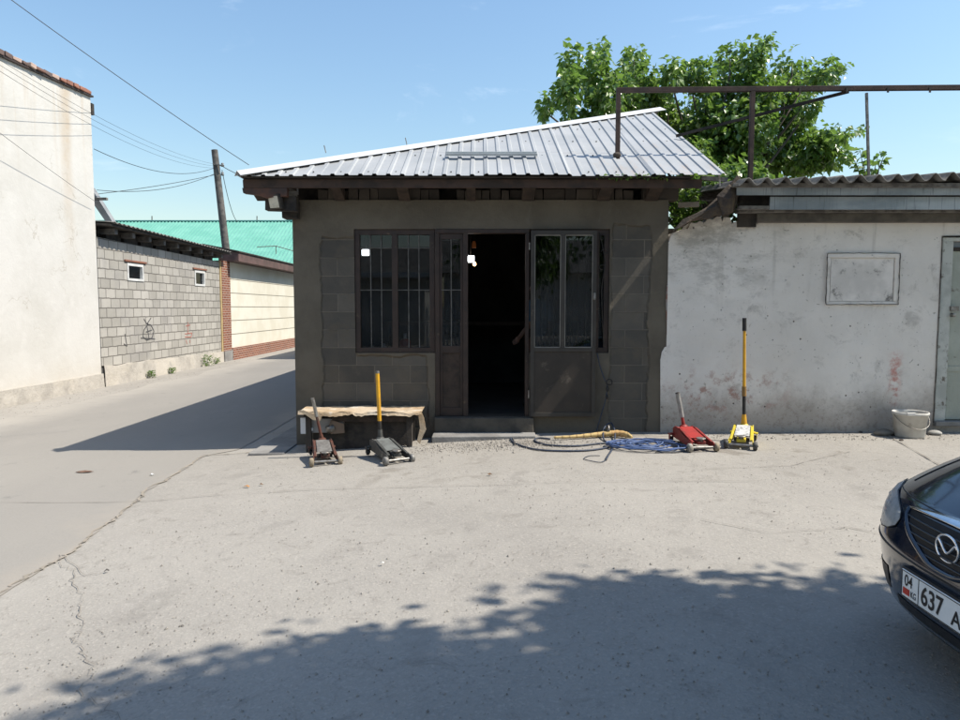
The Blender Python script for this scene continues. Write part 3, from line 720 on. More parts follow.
for i in range(0, 36):
    for y_ in (8.05, 8.75, 9.45, 10.15, 10.85):
        x_ = cl.x+.05+i*pitch*1
        if x_ < 2.75 and y_ < yh(x_)-.15 and (i+int(y_*7))%2: mb.cyl((x_, y_, zroof(y_)+.001), (x_, y_-.004, zroof(y_)+.012), .009, 6)
mb.build('roof_screw', M['grease'], rf)['kind'] = 'stuff'
# loose metal strip lying on the roof
a = onroof(446,155,.05); c = onroof(537,155,.05)
mb = MB(); Mx = Matrix.Rotation(math.atan(ms), 3, 'X')
mb.box(a.x, c.x, -.05, .05, 0, .006, Matrix.Translation((0,a.y,a.z)) @ Mx.to_4x4()); mb.box(a.x, c.x, -.052, -.046, -.0, .03, Matrix.Translation((0,a.y,a.z)) @ Mx.to_4x4()); mb.box(a.x, c.x, .046, .052, 0, .03, Matrix.Translation((0,a.y,a.z)) @ Mx.to_4x4())
tag(mb.build('metal_strip', simple('zinc_channel', (.60,.63,.64), (.52,.55,.56), 3, .5, .05, 0)), 'loose grey metal channel lying across the white roof sheets', 'metal strip')

# eave carpentry
Yf = 8.02
zf1, zf0 = zr(179, Yf), zr(187.5, Yf)
MB().box(P(243,183,Yf).x, P(702,183,Yf).x, Yf, Yf+.06, zf0, zf1, None, .003).build('fascia_board', simple('red_brown_fascia', (.065,.040,.030), (.035,.025,.020), 5, .8, 0, .4), shop, .004)
mb = MB(); mb.box(P(243,183,Yf).x, P(692,183,Yf).x, Yf-.06, Yf+.55, zf1+.006, zf1+.022, None); mb.build('soffit_batten', M['black_wood'], shop)
for px in (258, 337, 403, 471, 529, 606, 655):
    x_ = P(px, 190, 8.2).x; w_ = random.uniform(.05,.075)
    z1 = zf1-.005
    mb = MB(); mb.prism([(x_-w_, Yf+.062, z1), (x_-w_, Yf+.062, zf0+.02), (x_-w_, 8.39, zr(201,8.39)), (x_-w_, 8.39, z1+.13), (x_-w_, Yf+.062, z1+.0)][:4], (2*w_,0,0)); mb.build('rafter_end', M['old_wood'], shop)
# infill stones on top of the wall, under the eave
x_ = xl+.3; 
stm = NT('soot_stained_infill'); oi2 = stm.n.new('ShaderNodeObjectInfo'); M['infill'] = stm.fin(stm.mix(oi2.outputs['Random'], (.045,.038,.032), (.095,.078,.062)), .95); stm.bump(stm.noise(20), .5, .01)
while x_ < xr_-.1:
    w_ = random.choice((.10,.13,.2,.26,.3)); 
    if random.random() < .86: MB().box(x_, x_+w_-.012, YW+.03+random.uniform(-.02,.03), YW+.22, ztw+.002, ztw+.13+random.uniform(-.015,.02), None, .006).build('infill_stone', M['infill'], shop)
    x_ += w_
MB().box(xl+.02, xr_-.02, YW+.23, YW+.26, ztw, zf1+.25).build('infill_backing', M['black_wood'], shop)
mb = MB(); mb.add([(xl-.4,Yf+.03,zf1+.03),(2.35,Yf+.03,zf1+.03),(2.35,YW+.2,zf1+.03+.08),(xl-.4,YW+.2,zf1+.03+.08)], [[0,1,2,3]]); mb.build('soffit_board', M['black_wood'], shop, 0, .01)
# stepped outrigger beams at the left corner
def prow(pts, y_, dpt, name, m):
    mb = MB(); mb.prism([P(px,r_,y_) for px,r_ in pts], (0,dpt,0)); return mb.build(name, m, shop, .004)
prow([(242,187.8),(287,187.8),(287,196),(266,198),(259,195),(243,193)], Yf+.005, .09, 'outrigger_beam', simple('reddish_beam', (.12,.055,.035), (.05,.035,.03), 4, .8, 0, .4))
prow([(242.5,180),(248,178),(290,178),(290,187),(243,187)], Yf+.07, .3, 'outrigger_beam', M['black_wood'])
prow([(265,196),(296,196),(296,211),(265,210)], Yf+.10, .12, 'outrigger_beam', M['black_wood'])
prow([(281,200),(297,200),(297,218),(282,218)], Yf+.24, .2, 'outrigger_beam', M['black_wood'])
MB().box(cl.x+.1, cl.x+.2, Yf+.1, 20.2, zf0, zf1-.002).build('side_fascia', M['old_wood'], shop)

# steel shopfront: left window, fixed side panel, door frame, right window
def frame_bars(rects, y0_, y1_, name, m, parent, bev=.003):
    mb = MB()
    for (a0,a1,c0,c1) in rects: mb.box(a0,a1,y0_,y1_,c0,c1)
    return mb.build(name, m, parent, bev)
t_ = .06; g_ = .003
Wy0, Wy1 = YW+.02, YW+.08
def window(xa, xb, za, zb, nb, hrows, ms_, fm, ornament=False):
    mull = ms_
    rects = [(xa,xb,za,za+t_), (xa,xb,zb-t_,zb), (xa,xa+t_,za+t_,zb-t_), (xb-t_,xb,za+t_,zb-t_)]
    for m_ in mull: rects.append((m_-.035, m_+.035, za+t_, zb-t_))
    wo = frame_bars(rects, Wy0, Wy1, 'window', fm, shop)
    edges = [xa+t_] + [e for m_ in mull for e in (m_-.035, m_+.035)] + [xb-t_]
    for i in range(0, len(edges), 2):
        e0, e1 = edges[i], edges[i+1]
        MB().box(e0+.001, e1-.001, Wy0+.035, Wy0+.04, za+t_+.001, zb-t_-.001).build('pane', M['glass'], wo)
        mb = MB()
        for k in range(nb):
            x__ = e0+(e1-e0)*(k+1)/(nb+1)
            mb.cyl((x__, Wy0+.018, za+.03), (x__, Wy0+.018, zb-.03), .0065, 8)
        for hr in hrows: mb.cyl((e0-.01, Wy0+.008, hr), (e1+.01, Wy0+.008, hr), .0055, 8)
        mb.build('window_bar', M['cast'], wo)
    return wo
m1 = X(395)
w1 = window(wx0+g_, wx1-g_, zs+g_, zh-g_, 2, (Z(248), Z(290)), [m1], M['brown_steel'])
w2 = window(dx1+g_+.02, rx1-g_, zs+g_, zh-g_, 0, (), [X(566), X(596)], M['brown_steel'])
# scroll ornament in the right window
mb = MB(); cx = X(603); 
for (r0, rad, tw) in ((238,.045,1),(252,.05,-1),(268,.045,1),(300,.03,-1)):
    zz = Z(r0); pts = []
    for k in range(22):
        a = k/21*5.2; rd = rad*(1-k/30); pts.append((cx+tw*(rd*math.cos(a)-.02), Wy0-.002, zz+rd*math.sin(a)))
    mb.tube(pts, .006, 6)
mb.tube([(X(599),Wy0-.002,Z(232)),(X(605),Wy0-.002,Z(262)),(X(601),Wy0-.002,Z(290)),(X(604),Wy0-.002,Z(344))], .006, 6)
mb.build('scroll_grille', M['grease'], w2)
# door frame and fixed side panel
df = frame_bars([(wx1+g_,dx1+.0,zh-.05,zh-g_), (wx1+g_,wx1+.055,zd,zh-.051), (X(463),X(468),zd,zh-.051), (dx1-.045,dx1,zd,zh-.051)], YW-.01, YW+.09, 'door_frame', M['brown_steel'], shop)
px0, px1 = wx1+.056, X(463)-.001
sp_ = frame_bars([(px0,px1,zd+.002,zd+.1),(px0+.0302,px1-.0302,Z(353),Z(346)),(px0,px1,zh-.12,zh-.052),(px0,px0+.03,zd+.1,zh-.12),(px1-.03,px1,zd+.1,zh-.12)], YW+.01, YW+.05, 'side_panel', M['brown_steel'], shop)
MB().box(px0+.03,px1-.03,YW+.025,YW+.035,zd+.1,Z(353)).build('panel_sheet', M['old_wood'], sp_)
MB().box(px0+.03,px1-.03,YW+.025,YW+.03,Z(346),zh-.12).build('pane', M['glass'], sp_)
mb = MB(); 
mb.cyl(((px0+px1)/2,YW+.014,Z(346)),((px0+px1)/2,YW+.014,zh-.12), .0065, 8); mb.cyl((px0+.02,YW+.004,Z(290)),(px1-.02,YW+.004,Z(290)),.0055,8); mb.build('window_bar', M['cast'], sp_)
# open door leaf folded back against the wall
lx0, lx1 = X(530.5,320,YW-.07), X(596,320,YW-.07); ly0, ly1 = YW-.085, YW-.035; lz0, lz1 = Z(416.5,YW-.07), Z(230.5,YW-.07)
zm = Z(349,YW-.07); xm = X(562.5,320,YW-.07)
leaf = frame_bars([(lx0,lx1,lz0,lz0+.05),(lx0,lx1,lz1-.05,lz1),(lx0,lx0+.045,lz0+.05,lz1-.05),(lx1-.045,lx1,lz0+.05,lz1-.05),(lx0+.045,lx1-.045,zm-.03,zm+.015),(xm-.025,xm+.025,zm+.015,lz1-.05)], ly0, ly1, 'door', M['door_steel'], shop)
MB().box(lx0+.045,lx1-.045,ly0+.012,ly0+.018,lz0+.05,zm-.03).build('door_sheet', simple('brown_door_sheet', (.042,.033,.026), (.032,.026,.021), 3, .6, 0, .15, 40, .004, stain=((.11,.09,.07), 5, .58,.72)), leaf)
for (a_,b_) in ((lx0+.045,xm-.025),(xm+.025,lx1-.045)):
    MB().box(a_,b_,ly0+.02,ly0+.025,zm+.015,lz1-.05).build('pane', M['doorglass'], leaf)
    mb = MB(); zc = zm+.016; mb.box(a_,a_+.008,ly0+.008,ly0+.02,zc,lz1-.051); mb.box(b_-.008,b_,ly0+.008,ly0+.02,zc,lz1-.051); mb.box(a_,b_,ly0+.008,ly0+.02,zc,zc+.01); mb.box(a_,b_,ly0+.008,ly0+.02,lz1-.061,lz1-.051)
    mb.build('glazing_bead', simple('pale_bead', (.26,.24,.21), None, 8), leaf)
    mb = MB()
    for k in (1,2,3): mb.cyl((a_+(b_-a_)*k/4, ly0+.04, zm), (a_+(b_-a_)*k/4, ly0+.04, lz1-.04), .006, 6)
    mb.build('window_bar', M['grease'], leaf)
MB().box(lx1-.04,lx1-.015,ly0-.03,ly0-.001,Z(300),Z(293)).build('handle', M['steel'], leaf, .004)
mb = MB(); mb.cyl((lx0-.012,ly1,Z(250)),(lx0-.012,ly1,Z(243)),.012,8); mb.cyl((lx0-.012,ly1,Z(398)),(lx0-.012,ly1,Z(390)),.012,8); mb.build('hinge', M['steel'], leaf)

# interior things seen through the doorway and the windows
lampm = mat_emit('lit_lamp_white', (.95,.98,1), 9); warm = mat_emit('lit_bulb_warm', (1,.55,.22), 14)
def lamp(px, row, Y, label, wdt=.09):
    q = P(px, row, Y); e = tag(empty('ceiling_lamp', q), label, 'lamp', 'lit lamps inside the shop')
    MB().box(q.x-wdt*.5,q.x+wdt*.5,q.y-.02,q.y+.02,q.z-wdt*.42,q.z+wdt*.42).build('lamp_panel', lampm, e, .008)
    MB().box(q.x-wdt*.6,q.x+wdt*.6,q.y+.021,q.y+.06,q.z-wdt*.5,q.z+wdt*.5).build('lamp_housing', M['cast'], e)
    MB().cyl((q.x,q.y+.04,q.z+wdt*.5),(q.x,q.y+.04,ztw+.03),.008,6).build('lamp_stem', M['grease'], e)
lamp(470.5, 259, 10.3, 'bright white lamp seen through the open doorway', .105)
lamp(365.5, 252.5, 10.3, 'bright white lamp seen through the left barred window', .10)
q = P(474.5, 264, 10.0); e = tag(empty('light_bulb', q), 'small warm glowing bulb hanging beside the doorway lamp', 'light bulb')
MB().ell(q, .022,.022,.028).build('bulb', warm, e); MB().cyl(q+Vector((0,0,.025)), (q.x,q.y,ztw+.03), .006, 6).build('flex', M['rubber'], e)
q = P(474, 244, 10.0); mb = MB(); mb.lathe([(0,.04),(.018,.04),(.028,0),(.032,-.05),(.028,-.055),(.02,-.04)], q, 14)
tag(mb.build('amber_lamp_shade', mat_emit('amber_shade', (.35,.11,.03), .05)), 'dim amber shade on the flex just above the glowing bulb', 'lamp shade')
# work bench
e = tag(empty('workbench', (.1,11.6,zd)), 'dark workbench standing at the back of the shop interior', 'workbench')
bz = Z(322, 11.2)
MB().box(-1.6,1.7,11.2,11.9,bz-.05,bz).build('bench_top', M['old_wood'], e)
for (x_,y_) in ((-1.5,11.25),(1.6,11.25),(-1.5,11.8),(1.6,11.8)): MB().box(x_-.04,x_+.04,y_-.04,y_+.04,zd-.02,bz-.051).build('leg', M['old_wood'], e)
# objects on window ledge inside: ledge + red canister
MB().box(wx0+.05, wx1-.1, YW+.252, YW+.6, zs-.1, zs-.05).build('window_ledge', M['grey_wood'], shop)
q = Vector((X(405,340,8.85), 8.87, zs-.05)); e = tag(empty('red_canister', q), 'small red canister with pale cap standing inside the left window', 'canister')
MB().lathe([(0,0),(.07,0),(.07,.17),(.045,.2),(0,.2)], q, 18).build('canister_body', simple('faded_red_can', (.45,.07,.05), (.3,.05,.04), 9, .5), e)
MB().lathe([(0,.2),(.02,.2),(.02,.27),(0,.27)], q, 12).build('cap', simple('pale_cap', (.5,.5,.48), None, 5), e)
for i, (px, c_, h_) in enumerate(((384,(.35,.38,.4),.14),(418,(.4,.12,.08),.08),(372,(.2,.2,.19),.11),(426,(.42,.4,.36),.06))):
    q = Vector((X(px,340,8.85), 8.86+.03*i, zs-.05)); 
    tag(MB().lathe([(0,0),(.035,0),(.037,h_*.7),(.015,h_*.85),(.015,h_),(0,h_)], q, 14).build('bottle', simple('bottle_%d'%i, c_, None, 7, .4)), ['pale grey bottle left of the red canister inside the window','short red tin right of the red canister inside the window','small dark bottle at far left inside the window','low pale tin at the right end inside the window'][i], 'bottle')

# floodlight at the left eave
q = P(274,202,Yf+.03); e = tag(empty('floodlight', q), 'small square floodlight fixed under the left corner of the shop eave', 'floodlight')
Mf = Matrix.Translation(q) @ Matrix.Rotation(R(-25),4,'Z') @ Matrix.Rotation(R(15),4,'X')
MB().box(-.085,.085,.0,.06,-.085,.085,Mf).build('lamp_housing', M['grease'], e, .01)
MB().box(-.065,.065,-.006,-.001,-.065,.065,Mf).build('lens', simple('floodlight_lens', (.62,.60,.50), (.45,.43,.36), 9, .15, 0, 0), e)
MB().bar(Mf@Vector((0,.06,.05)), q+Vector((.02,.12,.12)), .03,.02).build('bracket', M['grease'], e)

# slab beside the shop's left side
mb = MB(); a, c_, d_ = G(248,456), G(300,455), G(300,405)
mb.prism([(a.x,a.y,-.3),(xl-.004,a.y-.02,-.3),(xl-.004,14,-.3),(a.x+.12,14,-.3)], (0,0,.3-.2+.055)); tag(mb.build('side_slab', M['slab'], None, .01), 'low grey concrete slab along the shaded left side of the shop', 'concrete slab')

# building behind the shop whose shade falls on the far road
b = tag(empty('rear_house', (0,26,0)), 'plain taller house standing behind the repair shop', 'house')
MB().box(-2.4,3,23,33,-.5,5.6).build('wall', M['limewash'], b)
mb = MB(); mb.prism([(-3.1,22.6,5.6),(3.4,22.6,5.6),(.2,22.6,6.4)], (0,11,0)); mb.build('roof', M['slate'], b)

# ---------------------------------------------------------------- whitewashed shed on the right
YS = 8.385
shed = tag(empty('whitewashed_shed', (4.5,YS,0)), 'long low whitewashed shed with wavy grey sheet roof right of the shop', 'shed')
def XS(px, row=320): return P(px,row,YS).x
def ZS(row): return zr(row, YS)
dL, dR = XS(938), XS(1016); dT, dB = ZS(236), ZS(421)
jag = [(669,242),(671,236),(675,232),(680,231),(684,228.5),(688,229),(691,222.5),(696,223.5),(700,221),(704,223),(708,219),(713,219.5),(717,216.5),(721,217),(722,222),(724,217),(730,217.5),(732,224),(734,222),(738,221),(744,222),(750,220),(754,223),(758,224)]
top = [(XS(p,r), ZS(r)) for p,r in jag]
mb = MB()
xa = xr_+.003
# left part of the wall, one column per notch of the broken top
pts = [(xa, ZS(242))]+[(max(xa+.001*(i+1),a),c) for i,(a,c) in enumerate(top)]
for (a0,c0),(a1,c1) in zip(pts[:-1], pts[1:]):
    if a1 > a0: mb.prism([(a0,YS,-.5),(a1,YS,-.5),(a1,YS,c1),(a0,YS,c0)], (0,.3,0))
xj = pts[-1][0]
mb.box(xj, dL, YS, YS+.3, -.5, ZS(222.5)); mb.box(dL, dR, YS, YS+.3, dT, ZS(222.5)); mb.box(dR, 9.5, YS, YS+.3, -.5, ZS(222.5)); mb.box(dL,dR,YS+.002,YS+.3,-.5,dB-.06)
mb.box(9.2, 9.5, YS+.301, 12.5, -.5, 2.6); mb.box(2.3, 9.5, 12.5, 12.8, -.5, 2.9)
mb.build('wall', M['whitewash'], shed)
mb = MB(); lip = [(660.5,436),(660.5,360),(662,352),(665,347),(668.5,346),(669.5,436)]
mb.prism([(XS(p,r), YW-.014, ZS(r)) for p,r in lip], (0,.012,0)); mb.build('plaster_lip', M['whitewash'], shed)
mb = MB(); lip = [(666,300),(667,285),(669.5,282),(669.5,345),(667,344),(666.5,320)]
mb.prism([(XS(p,r), YW-.012, ZS(r)) for p,r in lip], (0,.01,0)); mb.build('exposed_brick', simple('exposed_brick_edge', (.30,.14,.10), (.36,.33,.3), 14, .95, 0, .5), shed)
# boarded-up opening
a0,a1,c0,c1 = XS(824.5), XS(896), ZS(304.5), ZS(253.5)
mb = MB(); t_ = .05; mb.box(a0,a1,YS-.022,YS-.002,c1-t_,c1,None,.003); mb.box(a0,a1,YS-.016,YS-.002,c0,c0+.035,None,.003); mb.box(a0,a0+t_*.8,YS-.02,YS-.002,c0+.036,c1-t_-.001,None,.003); mb.box(a1-t_,a1,YS-.02,YS-.002,c0+.036,c1-t_-.001,None,.003)
wf = mb.build('shutter_frame', M['whitewash'], shed, .004)
MB().box(a0+.05,a1-.06,YS-.008,YS-.0025,c0+.04,c1-.055).build('shutter_board', simple('whitewashed_board', (.76,.715,.665), (.60,.565,.525), 2.5, .9, 0, .3, 20, .008, stain=((.16,.145,.13), 5, .55,.68)), wf)
mb = MB()
gapm = simple('dark_gap', (.05,.045,.04), (.2,.18,.16), 12, .95)
def ragged(pts, wd):
    out = []
    for a, c in zip(pts[:-1], pts[1:]):
        for i in range(14): out.append(a.lerp(c, i/14)+Vector((random.uniform(-.004,.004),0,random.uniform(-.004,.004))))
    out.append(pts[-1]); m_ = MB()
    for a, c in zip(out[:-1], out[1:]):
        m_.bar(a, c, random.uniform(.3,1)*wd, .006, Vector((0,0,1)) if abs((c-a).x)>abs((c-a).z) else Vector((1,0,0)))
    return m_
y_ = YS-.0235
ragged([Vector((a0-.004,y_,c0)),Vector((a0-.004,y_,c1+.004)),Vector((a1+.004,y_,c1+.004)),Vector((a1+.004,y_,c0)),Vector((a0,y_,c0-.002))], .012).build('gap_line', gapm, wf)
# shed door
dj = simple('peeling_grey_green_paint', (.50,.51,.47), (.36,.37,.34), 3, .85, 0, .5, 30, .01, stain=((.13,.11,.09), 7, .55,.66))
dp = simple('peeling_pale_green_paint', (.42,.44,.38), (.33,.35,.30), 2, .85, 0, .5, 30, .01, stain=((.14,.12,.10), 6, .60,.70))
d_ = MB(); d_.box(dL+.02,dL+.15,YS+.01,YS+.10,dB,dT-.06); d_.box(dL+.02,dR-.02,YS+.01,YS+.09,dT-.06,dT-.015); d_.box(dR-.15,dR-.02,YS+.01,YS+.10,dB,dT-.06)
MB().box(dL+.001,dR-.001,YS+.14,YS+.2,dB,dT-.001).build('door_backing', M['black_wood'], shed)
dfr = d_.build('door_frame', dj, shed, .006)
d_ = MB(); zt_ = ZS(249)
dd = MB().box(dL+.165,dR-.165,YS+.05,YS+.09,dB+.01,zt_-.02).build('door', dp, shed, .006)
MB().box(dL+.152,dR-.152,YS+.03,YS+.10,zt_-.015,zt_+.02).build('door_transom', M['black_wood'], shed)
MB().box(dL+.155,dR-.155,YS+.05,YS+.07,zt_+.025,dT-.065).build('door_fanlight', simple('grey_blue_board', (.30,.34,.36), None, 4), shed)
mb = MB(); mb.box(dL+.14,dL+.24,YS-.01,YS+.009,ZS(311),ZS(306)); mb.lathe([(0,-.03),(.025,-.03),(.025,.03),(0,.03)], (dL+.17,YS-.005,ZS(315)), 10, Matrix.Rotation(R(90),4,'X')); mb.build('padlock', M['steel'], dd, .002)
MB().box(dL+.155,dR-.155,YS+.042,YS+.049,dB+.6,dB+.66).build('door_batten', dp, dd)
MB().box(dL,dR,YS-.05,YS+.2,dB-.055,dB-.003,None,.004).build('door_threshold', M['slab'], shed, .006)
ragged([Vector((dL,YS-.004,dB-.02)),Vector((dL,YS-.004,dT)),Vector((dR,YS-.004,dT))], .02).build('gap_line', gapm, shed)
# eave of the shed
xe = P(757,215,8.32).x
mb = MB(); mb.box(xe, 9.6, 8.30, 8.384, zr(222,8.30), zr(213.5,8.30), None, .003); mb.build('concrete_ledge', M['concrete'], shed, .006)
mb = MB(); mb.box(P(738,211,8.26).x, 9.6, 8.22, 8.36, zr(213,8.25)+.004, zr(210,8.25)+.004); mb.build('ledge_board', M['grey_wood'], shed, .003)
tm2 = NT('silvery_tarpaper'); x,y,z = tm2.xyz()
st_ = tm2.noise(1, 3, .6, vec=tm2.map((38,1,1.5)))
c_ = tm2.mix(tm2.ramp(tm2.noise(1.3,5,.6,vec=tm2.map((1,1,3))), .35,.65), (.22,.26,.29), (.36,.40,.43)); c_ = tm2.mix(tm2.math('MULTIPLY', tm2.ramp(st_, .55,.68), .7), c_, (.06,.07,.08))
tm2.bump(st_, .4, .006); M['tarp'] = tm2.fin(c_, .4, .0, .5)
tm2.b.inputs['Coat Weight'].default_value = .3
s1 = 8.06; MB().box(P(737,190,s1).x, 9.6, s1, s1+.02, zr(195,s1), zr(186.5,s1)).build('foil_strip', M['tarp'], shed)
s2 = 8.13; MB().box(P(770,203,s2).x, 9.6, s2, s2+.02, zr(209.5,s2), zr(196.8,s2)).build('foil_strip', M['tarp'], shed)
MB().box(P(733,186,8.0).x, 9.6, 7.99, 8.05, zr(187,8.0)+.0, zr(183,8.0)).build('eave_board', M['grey_wood'], shed, .003)
MB().box(P(738,200,8.3).x, 9.5, 8.26, 8.30, zr(210,8.28)+.02, zr(186,8.28)).build('eave_backing', M['black_wood'], shed)
MB().box(P(738,211,8.35).x, xe-.002, 8.33, 8.38, zr(227,8.35), zr(209,8.35)).build('eave_backing', M['black_wood'], shed)
MB().box(P(738,207,8.15).x, P(769,207,8.15).x, 8.12, 8.2, zr(209.5,8.15), zr(206,8.15)).build('ledge_board', M['grey_wood'], shed, .003)
# wavy asbestos sheet roof
sz = zr(180.5, 7.92); xw0 = P(737,178,7.92).x; nW = 34; wp = .2088
mb = MB(); us_ = [i/10 for i in range(nW*10+1)]
def wf_(u, v): 
    sheet = int(u/5.6); j_ = ((sheet*37)%7-3)*.006
    return Vector((xw0+u*wp, 7.92+j_*2+v*5.0, sz+.042*math.cos(2*math.pi*(u-.55))+v*.55+j_+u*.0045))
mb.grid(wf_, us_, [0,.25,.5,.75,1]); mb.build('roof', M['slate'], shed, 0, .011)
# torn felt and timbers at the shed's left end
mb = MB(); fe = [(673,231),(684,220),(697,214),(707,208),(717,199),(728,189),(734,181),(738,176),(741,182),(739,193),(737,204),(734,212),(727,216),(716,215),(708,218),(700,219),(690,221),(683,226)]
def rough_prism(poly, Y0, dep, jit, n=3):
    mb = MB(); rings = []
    k0 = len(poly)
    for j in range(n+1):
        rings.append([P(px,r_,Y0+dep*j/n)+Vector((random.uniform(-jit,jit),random.uniform(-jit,jit),random.uniform(-jit,jit))) for px,r_ in poly])
    vs = [v for r_ in rings for v in r_]; fs = [[j*k0+i, j*k0+(i+1)%k0, (j+1)*k0+(i+1)%k0, (j+1)*k0+i] for j in range(n) for i in range(k0)]
    c0 = sum(rings[0], Vector())/k0; c0.y -= .05; c1 = sum(rings[-1], Vector())/k0
    vs += [c0,c1]; fs += [[i,(i+1)%k0,len(vs)-2] for i in range(k0)] + [[n*k0+i,n*k0+(i+1)%k0,len(vs)-1] for i in range(k0)]
    return mb.add(vs, fs)
rough_prism(fe, 8.16, .26, .014).build('torn_felt', M['felt'], shed)
rough_prism([(716,196),(729,184),(737,190),(733,212),(722,215)], 8.10, .05, .01, 1).build('felt_flap', simple('brown_felt', (.10,.075,.05), (.05,.04,.035), 7, .9, 0, .7, 20, .02), shed)
MB().bar(P(678,205,8.5), P(699,204.5,8.45), .06, .055).build('timber_stub', simple('pale_timber', (.45,.40,.32), (.35,.3,.25), 6, .9), shed)
MB().bar(P(701,178,8.7), P(727,180,8.7), .05, .05).build('timber_stub', M['grey_wood'], shed)
MB().bar(P(719,172,7.99), P(720,186,8.0), .015, .02).build('timber_stub', simple('pale_sliver', (.5,.48,.44), None, 6), shed)

# ---------------------------------------------------------------- welded steel frame above the roofs
ft = onroof(617.5,158,.0); YF = ft.y
fr = tag(empty('steel_frame', (4,YF,0)), 'welded rusty square tube frame standing above the shop roof and shed roof', 'steel frame')
tp = P(617.5,92,YF); sec = .052
MB().box(ft.x-sec/2,ft.x+sec/2,YF-sec/2,YF+sec/2,ft.z-.02,tp.z).build('post', M['frame_steel'], fr, .004)
MB().bar((ft.x-sec/2, YF, P(617,92,YF).z+.02), (8.8, YF, P(617,92,YF).z+.075), sec, sec+.006).build('rail', M['frame_steel'], fr, .004)
q0, q1 = P(752.5,95,YF), P(752,176,YF); MB().box(q0.x-sec/2,q0.x+sec/2,YF-sec/2,YF+sec/2,q1.z-.3,tp.z).build('post', M['frame_steel'], fr, .004)
MB().bar(P(866.5,93,YF), P(869,182,YF), .026, .026).build('post', M['steel'], fr)
MB().bar(P(676,136,YF+.9), P(849,91.5,YF+.03), .03, .035).build('brace', M['black_wood'], fr)
mb = MB()
for px in (800,847,888,930): q = P(px,90,YF-.03); mb.box(q.x-.012,q.x+.012,YF-.034,YF-.027,q.z-.03,q.z+.035)
mb.build('weld_bead', M['grease'], fr)
MB().ell(P(617,155,YF-.01), .05,.04,.035).build('mortar_collar', M['felt'], fr)

# ---------------------------------------------------------------- trees
def leaf(mb, p, out, s_, droop=.6):
    d = (out*.55 + Vector((random.gauss(0,.5),random.gauss(0,.5),random.gauss(0,.35)-droop))).normalized()
    n = Vector((random.gauss(0,.6),random.gauss(0,.6),1)); sd = d.cross(n).normalized(); up = sd.cross(d)
    L_ = s_*random.uniform(.7,1.25); w_ = L_*random.uniform(.30,.38)
    a = p+d*L_*.42+sd*w_+up*L_*.10; b_ = p+d*L_*.42-sd*w_+up*L_*.10; c_ = p+d*L_-up*L_*.08; m_ = p+d*L_*.5
    mb.add([p,a,c_,b_,m_], [[0,1,4],[1,2,4],[2,3,4],[3,0,4]])
lf1 = mat_leaf('mulberry_leaf', (.16,.26,.05), (.07,.15,.03), (.30,.38,.13), .32)
def crown(lobes, Y0, dY, size, dens, mb, sc_px):
    for (cx, cy, rx, ry) in lobes:
        yb_ = Y0+random.uniform(-dY,dY)*.5; c = P(cx,cy,yb_); k = yb_/F; Rx, Rz = rx*k, ry*k; Ry = min(1.6, max(Rx,.5))
        n = int(dens*rx*ry)
        for _ in range(n):
            v = Vector((random.gauss(0,1),random.gauss(0,1),random.gauss(0,1))).normalized(); r = random.random()**.42*(1 if random.random() < .85 else random.uniform(1.05,1.35))
            r *= 1+.22*mnoise.noise(Vector((v.x*2.5+cx, v.y*2.5, v.z*2.5+cy)))
            if mnoise.noise(Vector((v.x*Rx*r*1.9+cx, v.y*Ry*r*1.9, v.z*Rz*r*1.9+cy))) < -.27: continue
            p = c+Vector((v.x*Rx*r, v.y*Ry*r, v.z*Rz*r)); leaf(mb, p, v, size)
tree = tag(empty('mulberry_tree', P(700,330,14)), 'large leafy green tree rising behind the shop roof and shed', 'tree')
lobes = [(548,107,10,12),(568,92,12,22),(572,66,12,20),(600,75,15,24),(598,52,9,11),(634,64,12,18),(637,90,22,25),(615,100,22,22),(672,74,10,16),(690,72,9,14),(668,110,24,22),(652,100,15,16),
  (702,82,10,20),(708,112,22,22),(730,62,12,18),(725,88,16,20),(752,60,11,20),(762,50,8,12),(760,96,24,24),(792,66,14,18),(800,84,14,16),(822,74,10,12),(834,74,7,9),(784,100,20,22),(806,108,9,12),
  (740,128,34,26),(775,165,30,14),(735,160,25,18),(800,166,20,10),(715,130,20,30),(700,140,30,26),(790,132,22,24),(760,156,40,20),(812,152,24,18),(828,140,14,14),(836,158,9,10),(845,134,6,5),(856,132,4,3),(700,160,24,20),(803,118,8,6),(590,118,28,16),(640,120,34,16),(735,180,40,16)]
mb = MB(); crown(lobes, 14, 2.6, .135, 1.75, mb, 1); mb.build('crown', lf1, tree)
bark = simple('tree_bark', (.16,.13,.10), (.09,.075,.06), 7, .95, 0, .6, 20, .02)
tb = P(700,330,14); tb.z = -.1; fork = Vector((tb.x, 14, 2.6)); mb = MB()
mb.tube([tb, tb.lerp(fork,.5)+Vector((.05,0,0)), fork], [.26,.21,.18], 12)
mb.build('trunk', bark, tree)
mb = MB()
for (cx,cy,rx,ry) in lobes:
    if ry < 11 or (cx > 770 and cy > 120): continue
    c = P(cx,cy+ry*.6,14); mid = fork.lerp(c,.5)+Vector((random.uniform(-.2,.2),random.uniform(-.3,.3),.25)); mb.tube([fork,mid,c,P(cx,cy-ry*.2,14)], [.05,.03,.016,.005], 6)
mb.build('branch', bark, tree)
sap = tag(empty('sapling', P(868,190,11)), 'small leafy sapling top peeping over the wavy shed roof at right', 'sapling')
mb = MB(); mst = MB(); b0 = P(868,200,11); b0z = P(868,200,11); 
